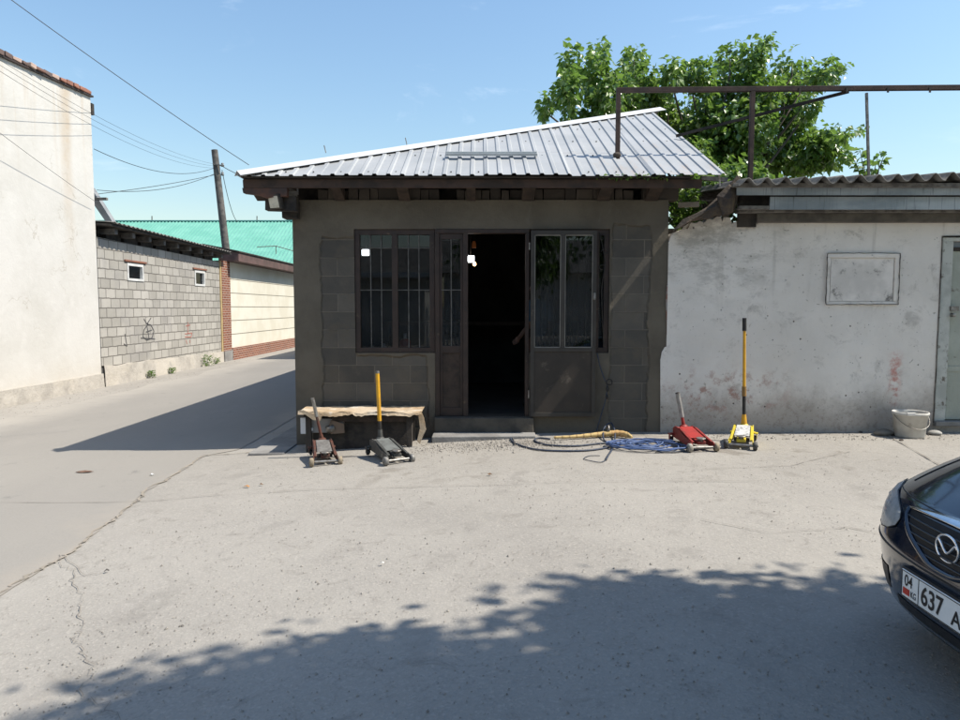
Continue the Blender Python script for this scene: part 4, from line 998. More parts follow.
for px,row in ((853,157),(860,150),(868,160),(878,156),(886,151),(864,165),(872,168),(856,164),(882,162)):
    q = P(px,row,11+random.uniform(-.2,.2)); mst.tube([Vector((b0.x,11,2.2)), b0.lerp(q,.6)+Vector((0,0,.03)), q], [.012,.008,.004], 5)
    for k in range(7): leaf(mb, b0.lerp(q, random.uniform(.7,1.05)), Vector((random.uniform(-1,1),0,.3)), .13, .2)
mst.tube([Vector((b0.x,11,-.1)), Vector((b0.x,11,2.2))], [.03,.014], 6)
mb.build('leaves', lf1, sap); mst.build('stem', bark, sap)
vine = tag(empty('vine', P(685,220,9.0)), 'green vine leaves filling the gap between shop wall and shed roof', 'vine')
mb = MB()
for _ in range(420):
    px = random.uniform(669,700); row = random.uniform(186,226); p = P(px,row,random.uniform(8.75,9.5)); leaf(mb, p, Vector((0,-1,.3)), .10, .3)
for _ in range(170):
    px = random.uniform(668,728); row = random.gauss(180,2.5); p = P(px,row,random.uniform(8.9,9.6)); leaf(mb, p, Vector((0,-1,.3)), .08, .2)
for _ in range(90):
    px = random.uniform(596,668); p = P(px,random.uniform(174.5,179),random.uniform(7.97,8.0)); leaf(mb, p, Vector((0,-1,.1)), .05, .1)
for _ in range(160):
    px = random.uniform(722,762); p = P(px,random.uniform(204,226),random.uniform(8.8,9.3)); leaf(mb, p, Vector((0,-1,.3)), .09, .2)
mb.build('leaves', lf1, vine)
mb = MB(); mb.tube([P(700,240,9.2), P(690,200,9.1), P(700,182,8.9), P(668,179,8.8)], .012, 6); mb.build('stem', bark, vine)

# tree whose crown shades the foreground (stands out of frame, right of the camera)
edge = [(22,770),(34,718),(85,694),(130,668),(175,652),(212,640),(262,643),(300,640),(335,632),(370,619),(400,613),(436,617),(470,624),(498,617),(520,596),(545,577),(585,567),(640,566),(720,568),(742,577),(765,580),(790,568),(840,565),(880,572),(960,585),(1100,590)]
eg = [G(*e) for e in edge]
def shaded(x, y):
    if y < 2.3: return x > -1.45 + .3*mnoise.noise(Vector((y*2,0,0)))
    for a, c in zip(eg[:-1], eg[1:]):
        if a.x <= x <= c.x: return y < a.y+(c.y-a.y)*(x-a.x)/(c.x-a.x)
    return x > eg[-1].x and y < 4.4
st = tag(empty('shade_tree', (5.6,-.8,-.05)), 'big broad tree right of the viewpoint casting the foreground shade', 'tree')
lf2 = mat_leaf('shade_tree_leaf', (.06,.13,.02), (.035,.085,.018), (.13,.2,.05))
mb = MB(); tw = MB(); nn_ = 0; clusters = []
random.seed(11)
while nn_ < 3300:
    x, y = random.uniform(-2.8,5.5), random.uniform(-4.5,5.4)
    if not (shaded(x,y+.42) and shaded(x-.34,y+.15) and shaded(x+.3,y+.15)): continue
    # keep clear of bright holes in the shade
    if any((x-h.x)**2/.05+(y-h.y)**2/.012 < 1 for h in (G(540,638), G(568,660))): continue
    dd_ = min((Vector((x,y))-e.xy).length for e in eg)
    z = random.uniform(3.9,7.4); p = Vector((x,y,0))+SUN*(z/SUN.z)
    if p.y > 0 and abs(p.x) < .76*p.y and (p.z-H)/p.y < .55: continue
    clusters.append(p); nn_ += 1
    rad = .42 if dd_ > .75 else .3
    for _ in range(44):
        v = Vector((random.gauss(0,1),random.gauss(0,1),random.gauss(0,.8)))*rad*.62; leaf(mb, p+v, v.normalized(), .15)
mb.build('crown', lf2, st)
tr = MB(); f0 = Vector((5.4,-.6,2.8)); tr.tube([(5.6,-.8,-.2),(5.55,-.75,1.2),f0], [.34,.27,.24], 14); tr.build('trunk', bark, st)
mb = MB()
for p in clusters[::14]:
    mid = f0.lerp(p,.5)+Vector((0,0,.5)); mb.tube([f0,mid,p], [.09,.05,.012], 6)
mb.build('branch', bark, st)
random.seed(21)

# ---------------------------------------------------------------- across the yard behind the viewpoint (seen in the glass)
b = tag(empty('street_house', (-8,-15,0)), 'pale street house across the yard reflected in the shop glass', 'house')
MB().box(-16,-2.5,-19,-15,-.5,2.9).build('wall', M['limewash'], b)
mb = MB(); mb.prism([(-16.5,-14.3,2.9),(-16.5,-19.5,2.9),(-16.5,-17,4.4)], (14.5,0,0)); mb.build('roof', M['slate'], b)
MB().box(-16.5,-2.0,-14.36,-14.3,2.86,3.1).build('fascia', white_fr, b)
b = tag(empty('backdrop_house', (12,-22,0)), 'long pale house with a grey roof added unseen beyond the trees to mask the reflected horizon', 'house')  # unseen house, added as a backdrop to cover the horizon in glass reflections
MB().box(-2,26,-26,-22,-.5,3.4).build('wall', M['limewash'], b)
mb = MB(); mb.prism([(-2.5,-21.4,3.4),(-2.5,-26.6,3.4),(-2.5,-24,5.4)], (29,0,0)); mb.build('roof', M['slate'], b)
b = tag(empty('picket_fence', (5,-9,0)), 'whitewashed picket fence across the yard reflected in the door glass', 'fence')
mb = MB()
for i in range(110): mb.box(-2+i*.15,-2+i*.15+.09,-9.02,-9,0,1.5+.03*(i%3))
mb.build('pickets', white_fr, b)['kind'] = 'stuff'
MB().box(-2,14.5,-9.07,-9.021,.3,.38).build('rail', white_fr, b); MB().box(-2,14.5,-9.07,-9.021,1.1,1.18).build('rail', white_fr, b)

sm_ = MB(); 
for _ in range(70):
    v = Vector((random.gauss(0,1),random.gauss(0,1),random.gauss(0,1))).normalized()*random.random()**.4; c_ = Vector((v.x*2.3, v.y*1.8, 4.4+v.z*2.2))
    for _k in range(60): leaf(sm_, c_+Vector((random.gauss(0,.32),random.gauss(0,.32),random.gauss(0,.28))), v, .24)
t0 = tag(empty('street_tree', (1.5,-12,0), 0, True), 'dark leafy tree across the yard behind the picket fence, nearest the house', 'tree', 'trees across the yard')
o = sm_.build('crown', lf2, None); o.parent = t0; o2 = MB().tube([(0,0,-.1),(.05,0,1.4),(0,.05,3.6)], [.2,.16,.10], 10).build('trunk', bark, None); o2.parent = t0
for (x_,y_,rz_,lb) in ((6.5,-13,1.2,'dark leafy tree across the yard, middle of three behind the picket fence'),(11.5,-12.4,2.6,'dark leafy tree across the yard, farthest right behind the picket fence')):
    e = t0.copy(); COL.objects.link(e); e.location = (x_,y_,0); e.rotation_euler = (0,0,rz_); e['label'] = lb
    for ch in (o,o2): c_ = ch.copy(); COL.objects.link(c_); c_.parent = e
# ---------------------------------------------------------------- bench with cardboard beside the shop front
YB0, YB1 = 7.86, 8.34
bx0, bx1 = P(300,412,YB0).x, P(421,412,YB0).x; bz = zr(413,YB0)
def gb(x): return gz(x)
be = tag(empty('bench', ((bx0+bx1)/2,8.2,-.12)), 'low dark bench against the shop wall under its left window', 'bench')
MB().box(bx0+.03,bx1-.05,YB0+.03,YB1,bz-.05,bz-.012,None,.003).build('seat', M['black_wood'], be, .004)
MB().box(bx0+.35,bx1-.12,YB0+.06,YB0+.09,bz-.11,bz-.051).build('apron', M['old_wood'], be)
for x_,y_ in ((bx0+.08,YB0+.07),(bx1-.14,YB0+.07),(bx0+.08,YB1-.06),(bx1-.14,YB1-.06)):
    MB().box(x_-.03,x_+.03,y_-.03,y_+.03,gz(x_)-.02,bz-.051).build('leg', M['black_wood'], be)
# dark crate stored below
MB().box(bx0+.12,bx1-.13,YB0+.13,YB1-.005,gz(-1.3)-.03,bz-.10).build('under_board', M['black_wood'], be)
cb = NT('crumpled_cardboard'); c_ = cb.mix(cb.ramp(cb.noise(2.5,7,.65), .38,.62), (.46,.33,.20), (.58,.47,.34)); c_ = cb.mix(cb.math('MULTIPLY', cb.ramp(cb.noise(5,8,.7), .55,.66), .6), c_, (.68,.65,.58)); c_ = cb.mix(cb.math('MULTIPLY', cb.ramp(cb.noise(7,8,.7,vec=cb.map((1,1,1),(3,3,3))), .6,.7), .8), c_, (.22,.17,.12))
cb.bump(cb.noise(9,6,.7), .6, .03); M['card'] = cb.fin(c_, .85)
def cf(u, v):
    x_ = bx0-.02+(bx1-bx0+.03)*u
    n1 = mnoise.noise(Vector((x_*4, v*3, 2)))*.018 + mnoise.noise(Vector((x_*13, v*5, 6)))*.008
    if v < .25:
        k = (.25-v)/.25; hang = .038+.03*mnoise.noise(Vector((x_*5,1,1)))+.03*mnoise.noise(Vector((x_*17,1,1)))
        if u < .09: hang = .03
        return Vector((x_, YB0-.015-.012*k+n1, bz+.014+n1-hang*k))
    return Vector((x_, YB0-.015+(YB1-YB0)*(v-.25)/.75, bz+.014+n1))
cbm = MB(); cbm.grid(cf, [i/70 for i in range(71)], [0,.06,.12,.19,.25,.32,.45,.6,.8,1], False)
cob = empty('cardboard_cover', ((bx0+bx1)/2,8.1,bz)); tag(cob, 'crumpled tan cardboard draped over the top of the low bench', 'cardboard')
cbm.build('cardboard_sheet', M['card'], cob, 0, .004)
mb = MB(); fl = [(418,414),(421,411),(424,418),(426,430),(423,436),(420,444),(417,441),(420,428),(419,420)]
mb.prism([P(px,r_,YB0-.0) for px,r_ in fl], (.0,.012,0)); mb.build('hanging_flap', M['card'], cob)
mb = MB(); fl = [(297.5,411),(303,410),(311,413),(322,416),(320,421),(313,420),(306,415)]
mb.prism([P(px,r_,YB0-.06) for px,r_ in fl], (0,.01,0)); mb.build('torn_corner', M['card'], cob)
pb_ = tag(empty('plastic_crate', P(322,428,7.95)), 'grey and white plastic box wedged under the left end of the bench', 'plastic box')
q0, q1 = P(301,433,7.92), P(343,419,7.92)
MB().box(q0.x,q1.x,7.94,8.2,q0.z,q1.z-.0,None,.004).build('box_body', simple('grey_plastic', (.33,.32,.31), (.24,.23,.225), 4, .6), pb_, .008)
mb = MB(); a = P(300.5,434,7.92); c_ = P(306,418,7.92); mb.box(a.x,c_.x,7.925,7.938,a.z,c_.z); a = P(306,431,7.92); c_ = P(313,428,7.92); mb.box(a.x+.001,c_.x,7.925,7.938,a.z,c_.z)
mb.build('white_label', simple('white_plastic', (.8,.8,.8), None, 6), pb_, .003)
mb = MB(); mb.prism([P(px,r_,7.91) for px,r_ in ((331,420),(344,424),(344.5,433),(331,434),(328,427))], (0,.012,0)); mb.build('cardboard_patch', simple('dark_cardboard', (.24,.17,.12), None, 6), pb_)
cans = tag(MB().lathe([(0,0),(.045,0),(.045,.09),(.03,.1),(0,.1)], P(327,430,7.93), 14, Matrix.Rotation(R(70),4,'Y')).build('oil_can', M['steel']), 'battered metal can lying behind the rusty brown jack', 'can')

# ---------------------------------------------------------------- floor jacks
def floor_jack(front, rz, label, body, plate, wheelm, wheel2, handle, hm, tip=None, sc_=1.0):
    g = G(*front); f = Vector((math.sin(rz), -math.cos(rz), 0)); o0 = g - f*.30*sc_; o0.z = gz(o0.x)+.002
    e = tag(empty('floor_jack', o0, rz, True), label, 'floor jack', 'floor jacks standing in front of the shop')
    def S(p): return tuple(c*sc_ for c in p)
    def bld(mb, n, m, bev=0, par=None):
        mb.v = [S(v) for v in mb.v]; o = mb.build(n, m, None, bev); o.parent = par or e; return o
    for sx in (-1,1):
        mb = MB(); pr = [(-.31,.035),(-.31,.085),(-.27,.10),(-.05,.135),(.10,.185),(.20,.19),(.27,.16),(.27,.06),(.05,.05)]
        vs = [Vector((sx*(.085+.03*(.3-y_)/.6), y_, z_)) for y_,z_ in pr]; vs2 = [v+Vector((sx*.012,0,0)) for v in vs]
        n = len(pr); mb.add(vs+vs2, [list(range(n)), list(range(n,2*n))]+[[i,(i+1)%n,(i+1)%n+n,i+n] for i in range(n)])
        bld(mb, 'side_frame', body, .003)
        mb = MB(); mb.bar((sx*.103,-.28,.098),(sx*.09,.1,.185),.025,.014); bld(mb, 'frame_flange', body, .003)
        mb = MB(); mb.lathe([(0,-.022),(.038,-.022),(.045,-.014),(.045,.014),(.038,.022),(0,.022)], (sx*.145,-.30,.046), 22, Matrix.Rotation(R(90),4,'Y'))
        w_ = bld(mb, 'front_wheel', wheelm if sx < 0 else wheel2); mb = MB(); mb.cyl((sx*.168,-.30,.046),(sx*.175,-.30,.046),.012,10); bld(mb, 'axle_nut', M['steel'], 0, w_)
        mb = MB(); mb.lathe([(0,-.013),(.028,-.013),(.032,-.008),(.032,.008),(.028,.013),(0,.013)], (sx*.118,.27,.033), 18, Matrix.Rotation(R(90),4,'Y'))
        w_ = bld(mb, 'rear_caster', M['rubber'])
        mb = MB(); mb.box(sx*.118-.022,sx*.118-.016,.245,.285,.025,.085); mb.box(sx*.118+.016,sx*.118+.022,.245,.285,.025,.085); mb.box(sx*.118-.03,sx*.118+.03,.22,.29,.085,.097); mb.box(min(sx*.08,sx*.12),max(sx*.08,sx*.12),.21,.28,.09,.105); bld(mb, 'caster_yoke', body, .002, w_)
    mb = MB(); mb.cyl((-.15,-.30,.046),(.15,-.30,.046),.014,12); bld(mb, 'front_axle', M['steel'])
    mb = MB(); mb.cyl((0,.16,.10),(0,-.12,.085),.04,18); mb.box(-.075,.075,.13,.22,.06,.16); mb.box(-.08,.08,-.16,-.13,.06,.10); bld(mb, 'hydraulic_unit', M['grease'], .004)
    mb = MB(); mb.prism([(-.07,.14,.188),(.07,.14,.188),(.078,-.16,.118),(-.078,-.16,.118)], (0,0,.006)); bld(mb, 'cover_plate', plate, .002)
    mb = MB(); mb.bar((0,-.10,.10),(0,-.27,.085),.09,.035); bld(mb, 'lift_arm', body, .004)
    mb = MB(); mb.lathe([(0,0),(.025,0),(.025,.02),(.048,.025),(.048,.038),(.04,.035),(0,.033)], (0,-.245,.10), 20); bld(mb, 'saddle', M['steel'])
    mb = MB(); mb.cyl((-.09,.20,.165),(.09,.20,.165),.017,12); mb.ell((0,.20,.175),.05,.045,.035,14,8); bld(mb, 'handle_yoke', body)
    # handle, local coordinates from the world aim point
    inv = (Matrix.Translation(o0) @ Matrix.Rotation(rz,4,'Z')).inverted()
    yk = Vector((0,.20,.185))*sc_; base = Matrix.Translation(o0) @ Matrix.Rotation(rz,4,'Z') @ yk
    topw = P(handle[0], handle[1], base.y+handle[2]); top_ = inv @ topw
    return e, yk, top_, f
def seg(e, a, c, t0, t1, r0, r1, name, m, n=16, par=None):
    mb = MB(); mb.tube([a.lerp(c,t0), a.lerp(c,t1)], [r0,r1], n); o = mb.build(name, m, None); o.parent = par or e; return o
rust = simple('rusty_red_brown_paint', (.12,.045,.03), (.075,.045,.035), 14, .8, .1, .3, 40, .004, stain=((.25,.2,.16), 11, .55,.7))
redp = simple('faded_red_paint', (.33,.035,.03), (.22,.035,.03), 9, .5, 0, .15, stain=((.2,.12,.09), 14, .58,.72))
yelp = simple('bright_yellow_paint', (.72,.58,.04), (.60,.46,.05), 9, .5, 0, .15, stain=((.2,.15,.08), 14, .6,.74))
amb = simple('amber_handle_paint', (.75,.40,.02), (.62,.32,.03), 9, .45, 0, .1, stain=((.3,.2,.1), 14, .62,.76))
grey = simple('grey_hammered_paint', (.085,.086,.08), (.05,.05,.047), 12, .6, .1, .2, stain=((.28,.26,.23), 13, .56,.7))
palew = simple('dusty_pale_wheel', (.40,.37,.32), (.28,.25,.21), 20, .8); tanw = simple('tan_wheel', (.33,.27,.19), (.22,.18,.13), 20, .8)
greyw = simple('grey_iron_wheel', (.26,.25,.235), (.18,.17,.16), 20, .6, .3); dkw = simple('dark_iron_wheel', (.10,.095,.09), (.06,.06,.055), 20, .6, .3)
e, a, c, f = floor_jack((326,465.5), R(17), 'rusty red brown floor jack with short bare handle, leftmost, before the bench', rust, greyw, tanw, tanw, (312.5,398,-.02), None)
seg(e,a,c,0,.12,.024,.02,'handle_socket',rust); h = seg(e,a,c,.10,.55,.016,.015,'handle',rust); seg(e,a,c,.55,1,.019,.019,'handle_grip',M['steel'],16,h)
e, a, c, f = floor_jack((399,463.5), R(30), 'grey floor jack with tall yellow handle before the right end of the bench', grey, simple('pale_grey_plate', (.17,.18,.172), (.10,.105,.10), 6, .6), greyw, greyw, (377.3,371,.02), None, 1.08)
seg(e,a,c,0,.13,.03,.024,'handle_socket',grey); h = seg(e,a,c,.12,.30,.02,.02,'handle',M['grease']); seg(e,a,c,.26,.97,.0215,.0215,'handle_sleeve',amb,16,h); seg(e,a,c,.965,1,.023,.020,'handle_cap',M['cast'],16,h)
e, a, c, f = floor_jack((703,452), R(7), 'red floor jack with short grey handle beside the blue cable coil', redp, simple('bright_red_cover', (.42,.035,.03), (.30,.04,.035), 7, .45), palew, tanw, (677.5,393,-.02), None, .98)
seg(e,a,c,0,.3,.02,.016,'handle_socket',redp); h = seg(e,a,c,.28,1,.024,.024,'handle',simple('pale_handle_steel', (.40,.39,.37), (.28,.27,.25), 12, .5, .2)); seg(e,a,c,.99,1.015,.027,.02,'handle_tip',M['grease'],16,h)
e, a, c, f = floor_jack((740.5,449.5), R(-24), 'bright yellow floor jack with tall black and yellow handle at the shed wall', yelp, simple('white_cover_plate', (.72,.72,.70), (.5,.5,.48), 9, .5, stain=((.3,.3,.3), 20, .5,.6)), dkw, dkw, (744.5,318,.04), None, .86)
seg(e,a,c,0,.1,.035,.022,'handle_socket',amb); h = seg(e,a,c,.08,.32,.019,.019,'handle',M['rubber']); 
mb = MB(); seg(e,a,c,.27,.36,.024,.024,'handle_clamp',simple('brown_clamp', (.35,.2,.06), None, 8),16,h); seg(e,a,c,.31,.90,.018,.016,'handle_sleeve',amb,16,h); seg(e,a,c,.88,1,.023,.023,'handle_grip',M['rubber'],16,h)

# ---------------------------------------------------------------- hoses, cables and wrapped bundle
def gp(px, row, dz=.012):
    g = G(px,row); return Vector((g.x,g.y,g.z+dz))
def smooth(pts, n=8):
    out = []
    pp = [pts[0]]+pts+[pts[-1]]
    for i in range(1, len(pp)-2):
        p0,p1,p2,p3 = pp[i-1:i+3]
        for k in range(n):
            t_ = k/n; out.append(.5*((2*p1)+(-p0+p2)*t_+(2*p0-5*p1+4*p2-p3)*t_*t_+(-p0+3*p1-3*p2+p3)*t_**3))
    out.append(pts[-1]); return out
bluec = simple('dusty_blue_cable', (.06,.11,.27), (.10,.15,.28), 20, .6); dkc = simple('dark_blue_hose', (.035,.05,.09), (.07,.08,.10), 20, .6)
c0 = G(642,448); pts = []; random.seed(5)
for k in range(150):
    a = k*.36+.8*mnoise.noise(Vector((k*.11,2,0))); rx = .30+.13*math.sin(k*.031+1)+.05*mnoise.noise(Vector((k*.15,0,0))); ry = rx*.62
    pts.append(Vector((c0.x+.03*math.sin(k*.07)+.17*mnoise.noise(Vector((k*.09,4,0)))+rx*math.cos(a), c0.y+.17*mnoise.noise(Vector((k*.10,8,0)))+ry*math.sin(a), gz(c0.x)+.015+.022*abs(math.sin(k*.41))+.02*random.random())))
tag(MB().tube(smooth(pts,4), .0085, 7).build('cable_coil', bluec), 'tangled coil of blue cable lying before the right pier of the shop', 'cable')
tail = [gp(*q) for q in ((660,440),(690,444),(720,446.5),(680,452.5),(655,453))]
tag(MB().tube(smooth(tail), .007, 7).build('hose', dkc), 'dark loose cable end running right from the coil to the red jack', 'cable')
h1 = [gp(513,437),gp(511,441),gp(519,446),gp(540,451),(gp(575,452)),gp(600,450),gp(613,446),gp(604,441),gp(604,436,.09),gp(611,433,.12),gp(615,438,.05),gp(613,448),gp(608,457),gp(606,461)]
tag(MB().tube(smooth(h1), .010, 8).build('hose', dkc), 'dark hose curving in front of the doorstep and over the ochre bundle', 'hose')
h2 = [gp(550,440),gp(538,439),gp(535,442),gp(548,446),gp(575,447),gp(600,444.5),gp(625,443)]
tag(MB().tube(smooth(h2), .010, 8).build('hose', dkc), 'dark hose bent in a tight U behind the longer hose', 'hose')
h3 = [gp(606,461),gp(600,463,.008),gp(588,461,.008),gp(584,459,.008),gp(590,456.5,.008),gp(600,456.5,.008)]
tag(MB().tube(smooth(h3), .004, 6).build('thin_wire', dkc), 'thin wire loop lying at the near end of the blue coil', 'wire')
tag(MB().tube([gp(516,437,.02), gp(519,430,.05)], .006, 6).tube([gp(513,439,.01), gp(515,446,.02)], .007, 6).build('hose_nozzle', M['steel']), 'small pale metal nozzle at the hose end beside the doorstep', 'nozzle')
a_ = [gp(554,440,.03),gp(570,439.5,.03),gp(590,438.3,.035),gp(605,437.5,.042),gp(617,437.5,.048),gp(626,438.5,.045),gp(632,440,.03)]
bd = smooth(a_, 6); rr = []
prof = [.013,.018,.025,.032,.038,.035,.014]
for i in range(len(bd)):
    t_ = i/(len(bd)-1)*(len(prof)-1); k = min(int(t_), len(prof)-2); rr.append(prof[k]+(prof[k+1]-prof[k])*(t_-k)+.002*math.sin(i*1.9))
wb = NT('ochre_wrapping'); x,y,z = wb.xyz(); c_ = wb.mix(wb.ramp(wb.math('SINE', wb.math('MULTIPLY', x, 75.)), .6,.95), (.60,.43,.18), (.36,.24,.10)); c_ = wb.mix(wb.ramp(wb.noise(3), .5,.65), c_, (.62,.36,.14))
wb.bump(wb.noise(20), .5, .01); e = tag(empty('wrapped_bundle', gp(595,440)), 'ochre tapered cloth wrapped bundle lying at the foot of the shop wall', 'wrapped bundle')
MB().tube(bd, rr, 14).build('wrapping', wb.fin(c_, .8), e)
mb = MB(); q = gp(608,437,.09); mb.lathe([(.035,-.012),(.05,-.012),(.05,.012),(.035,.012)], q, 18, Matrix.Rotation(R(90),4,'Y')); mb.build('clip', M['steel'], e)
# hanging power cable with plug cluster on the right pier
Yc_ = YW-.03
hc = [P(px,r_,Yc_) for px,r_ in ((597,353),(600,366),(604,378),(607,385),(606,398),(602,412),(598,426),(595,437))]
e = tag(empty('power_cable', P(606,385,Yc_)), 'black and blue power cable with a socket hanging down the right pier', 'power cable')
MB().tube(smooth(hc,5), .007, 7).build('cable', dkc, e)
lp = P(609,382,Yc_-.01); mb = MB(); mb.tube([lp+Vector((.035*math.cos(k*.5),-.002*k,.035*math.sin(k*.5))) for k in range(20)], .006, 6); mb.build('cable_loop', M['rubber'], e)
mb = MB(); mb.ell(P(607.5,389,Yc_-.02), .02,.02,.035); mb.ell(P(607,397,Yc_-.02), .018,.018,.028); mb.build('plug', M['rubber'], e)

# ---------------------------------------------------------------- bucket and stones
g = G(912.5,437.5); e = tag(empty('bucket', g), 'dirty white plastic bucket standing between two stones at the shed wall', 'bucket')
bm_ = simple('dirty_white_plastic', (.68,.66,.61), (.55,.52,.47), 5, .6, 0, .1, stain=((.38,.33,.27), 6, .58,.72))
q = Vector((g.x, g.y+.06, g.z+.004))
MB().lathe([(0,.0),(.150,0),(.158,.01),(.180,.255),(.190,.257),(.193,.285),(.186,.292),(.176,.285),(.172,.25),(.148,.015),(0,.012)], q, 40).build('bucket_body', bm_, e)
mb = MB(); mb.tube([q+Vector((.192*math.cos(t), -.192*abs(math.sin(t))*1.02, .262-.15*math.sin(t)**1 * (1 if math.sin(t)>0 else 0) + .0)) for t in [math.pi*k/24 for k in range(25)]], .0035, 6); mb.build('bail_handle', M['steel'], e)
mb = MB(); mb.box(-.05,.05,-.012,.012,-.018,.018, Matrix.Translation(q+Vector((-.10,-.175,.285)))); mb.build('rim_rag', simple('pale_rag', (.72,.7,.66), None, 12), e, .006)
def rock(px, row, sx, sy, sz_, m, label, name='stone'):
    g = G(px,row); mb = MB(); mb.ell(g+Vector((0,.05,sz_*.75)), sx, sy, sz_, 14, 8); mb.v = [tuple(Vector(v)+Vector((mnoise.noise(Vector(v)*9),mnoise.noise(Vector(v)*9+Vector((5,0,0))),mnoise.noise(Vector(v)*8+Vector((0,7,0)))))*.018) for v in mb.v]
    tag(mb.build(name, m), label, 'stone')
rock(886,436,.115,.09,.042,simple('brown_grey_stone', (.28,.25,.21), (.20,.18,.155), 9, .95, 0, .5, 30, .01),'flat brown grey stone left of the white bucket')
rock(937,435.5,.08,.07,.032,simple('pale_grey_stone', (.42,.41,.38), (.3,.29,.27), 9, .95, 0, .4, 30, .01),'small pale grey stone right of the white bucket')
rock(863,433.5,.022,.02,.014,simple('dark_pebble', (.1,.09,.08), None, 9),'tiny dark stone by the shed wall left of the flat stone')
rock(904,441.5,.03,.02,.01,M['felt'],'small dark lump on the ground in front of the bucket', 'clod')

# ---------------------------------------------------------------- car
YC = 2.47; HWc = .86
NP = 2.6
tabz = [(.17,1.78),(.20,1.72),(.25,1.66),(.32,1.635),(.44,1.615),(.50,1.607),(.52,1.61),(.545,1.618),(.565,1.625),(.62,1.640),(.67,1.665),(.70,1.69),(.715,1.73)]
def lin(tab, z):
    if z <= tab[0][0]: return tab[0][1]
    for (a,b_),(c,d) in zip(tab[:-1],tab[1:]):
        if z <= c: return b_+(d-b_)*(z-a)/(c-a)
    return tab[-1][1]
def hwz(z): return lin([(.17,.82),(.35,.855),(.52,.865),(.62,.85),(.70,.835),(.72,.825)], z)
def Sf(a, z, off=0):   # a in -90..90 degrees
    sn, cs = math.sin(a), math.cos(a); s_ = math.copysign(abs(sn)**(2/NP), sn); xn = lin(tabz, z); A = 2.27-xn
    x = xn + A*(1-abs(cs)**(2/NP)); y = YC+s_*hwz(z)
    n = Vector((-cs**1.0, sn, 0)); n = n.normalized()
    return Vector((x,y,z))+n*off
def a_of_s(s_): return math.copysign(math.asin(min(1,abs(s_)**(NP/2))), s_)
def Ss(s_, z, off=0): return Sf(a_of_s(s_), z, off)
cp_ = NT('dark_navy_car_paint'); c_ = cp_.mix(cp_.ramp(cp_.noise(60,2,.5), .3,.7), (.006,.011,.022), (.009,.015,.029))
du = cp_.math('MULTIPLY', cp_.ramp(cp_.noise(2.5,8,.7), .4,.8), .02); c_ = cp_.mix(du, c_, (.35,.31,.26))
cp_.fin(c_, cp_.math('ADD', .10, cp_.math('MULTIPLY', cp_.noise(6,6,.7), .08)), 0, .5); cp_.b.inputs['Coat Weight'].default_value = .8; cp_.b.inputs['Coat Roughness'].default_value = .06
paint = cp_.m
chrome = simple('chrome_trim', (.75,.75,.76), (.65,.65,.66), 20, .12, 1, 0)
blackp = simple('black_plastic_trim', (.014,.014,.015), (.022,.022,.022), 20, .5, 0, 0)
car = tag(empty('car', (3.9,YC,0)), 'dark navy saloon car with chrome grille bar nosing in from the right', 'car')
AA = [R(-90+180*i/64) for i in range(65)]
zz_ = [.17,.185,.20,.225,.25,.285,.32,.38,.44,.48,.505,.52,.533,.545,.555,.565,.59,.62,.65,.67,.69,.705,.715]
mb = MB(); mb.grid(lambda u,v: Sf(u,v), AA, zz_); mb.build('bumper', paint, car)
def shood(a, t):
    p0 = Sf(a,.715); sn = math.sin(a); s_ = math.copysign(abs(sn)**(2/NP), sn)
    x1 = 2.98; z1 = 1.0-.05*s_*s_-.06*abs(s_)**6; y1_ = YC+s_*.80
    xx = p0.x+(x1-p0.x)*t; yy_ = p0.y+(y1_-p0.y)*t; k = 1-(1-t)**2.7
    bulge = .012*math.exp(-((abs(s_)-.55)/.12)**2)*min(1,t*4)
    return Vector((xx, yy_, p0.z+(z1-p0.z)*k+bulge))
tt = [0,.012,.03,.06,.1,.15,.22,.3,.4,.5,.62,.75,.88,1]
hd_ = MB().grid(shood, AA, tt).build('hood', paint, car)
# shut line between hood and wing, and hood front edge
mb = MB()
for sgn in (-1,1):
    aa = a_of_s(.72)*sgn; pts = [shood(aa, t)+Vector((0,0,.001)) for t in tt[2:]]; mb.tube(pts, .003, 5)
mb.tube([Ss(-.72+1.44*i/40, .708, .001) for i in range(41)], .003, 5); mb.build('shut_line', blackp, hd_)
# sides
def zbot(x):
    for xc in (2.72, 5.35):
        if abs(x-xc) < .345: return .30+math.sqrt(.345**2-(x-xc)**2)*.98
    return .19
def ztp(x): return lin([(2.27,.715),(2.38,.78),(2.52,.835),(2.72,.875),(2.98,.89),(3.4,.90),(5.4,.92),(6.1,.93),(6.28,.88)], x)
xs_ = [2.27+.03*i for i in range(135)]
for sgn in (-1,1):
    def sd_(x, v):
        zb, zt_ = zbot(x), ztp(x); z = zb+(zt_-zb)*v; bul = .02*math.sin(math.pi*min(1,max(0,(z-.2)/.75)))
        edge_ = lin([(2.27,.83),(2.98,.80),(5.6,.80),(6.28,.74)], x)
        mid_ = lin([(2.27,.862),(2.6,.87),(5.8,.87),(6.28,.80)], x)
        yw = mid_+(edge_-mid_)*max(0,(v-.65)/.35)**1.8+bul*.4 if v > .65 else mid_+bul*.4-.03*max(0,(.35-v)/.35)**2
        if x < 2.45: yw += (hwz(z)-yw)*(2.45-x)/.18
        return Vector((x, YC+sgn*yw, z))
    MB().grid(sd_, xs_, [0,.06,.15,.3,.45,.6,.65,.75,.85,.93,1]).build('body_side', paint, car)
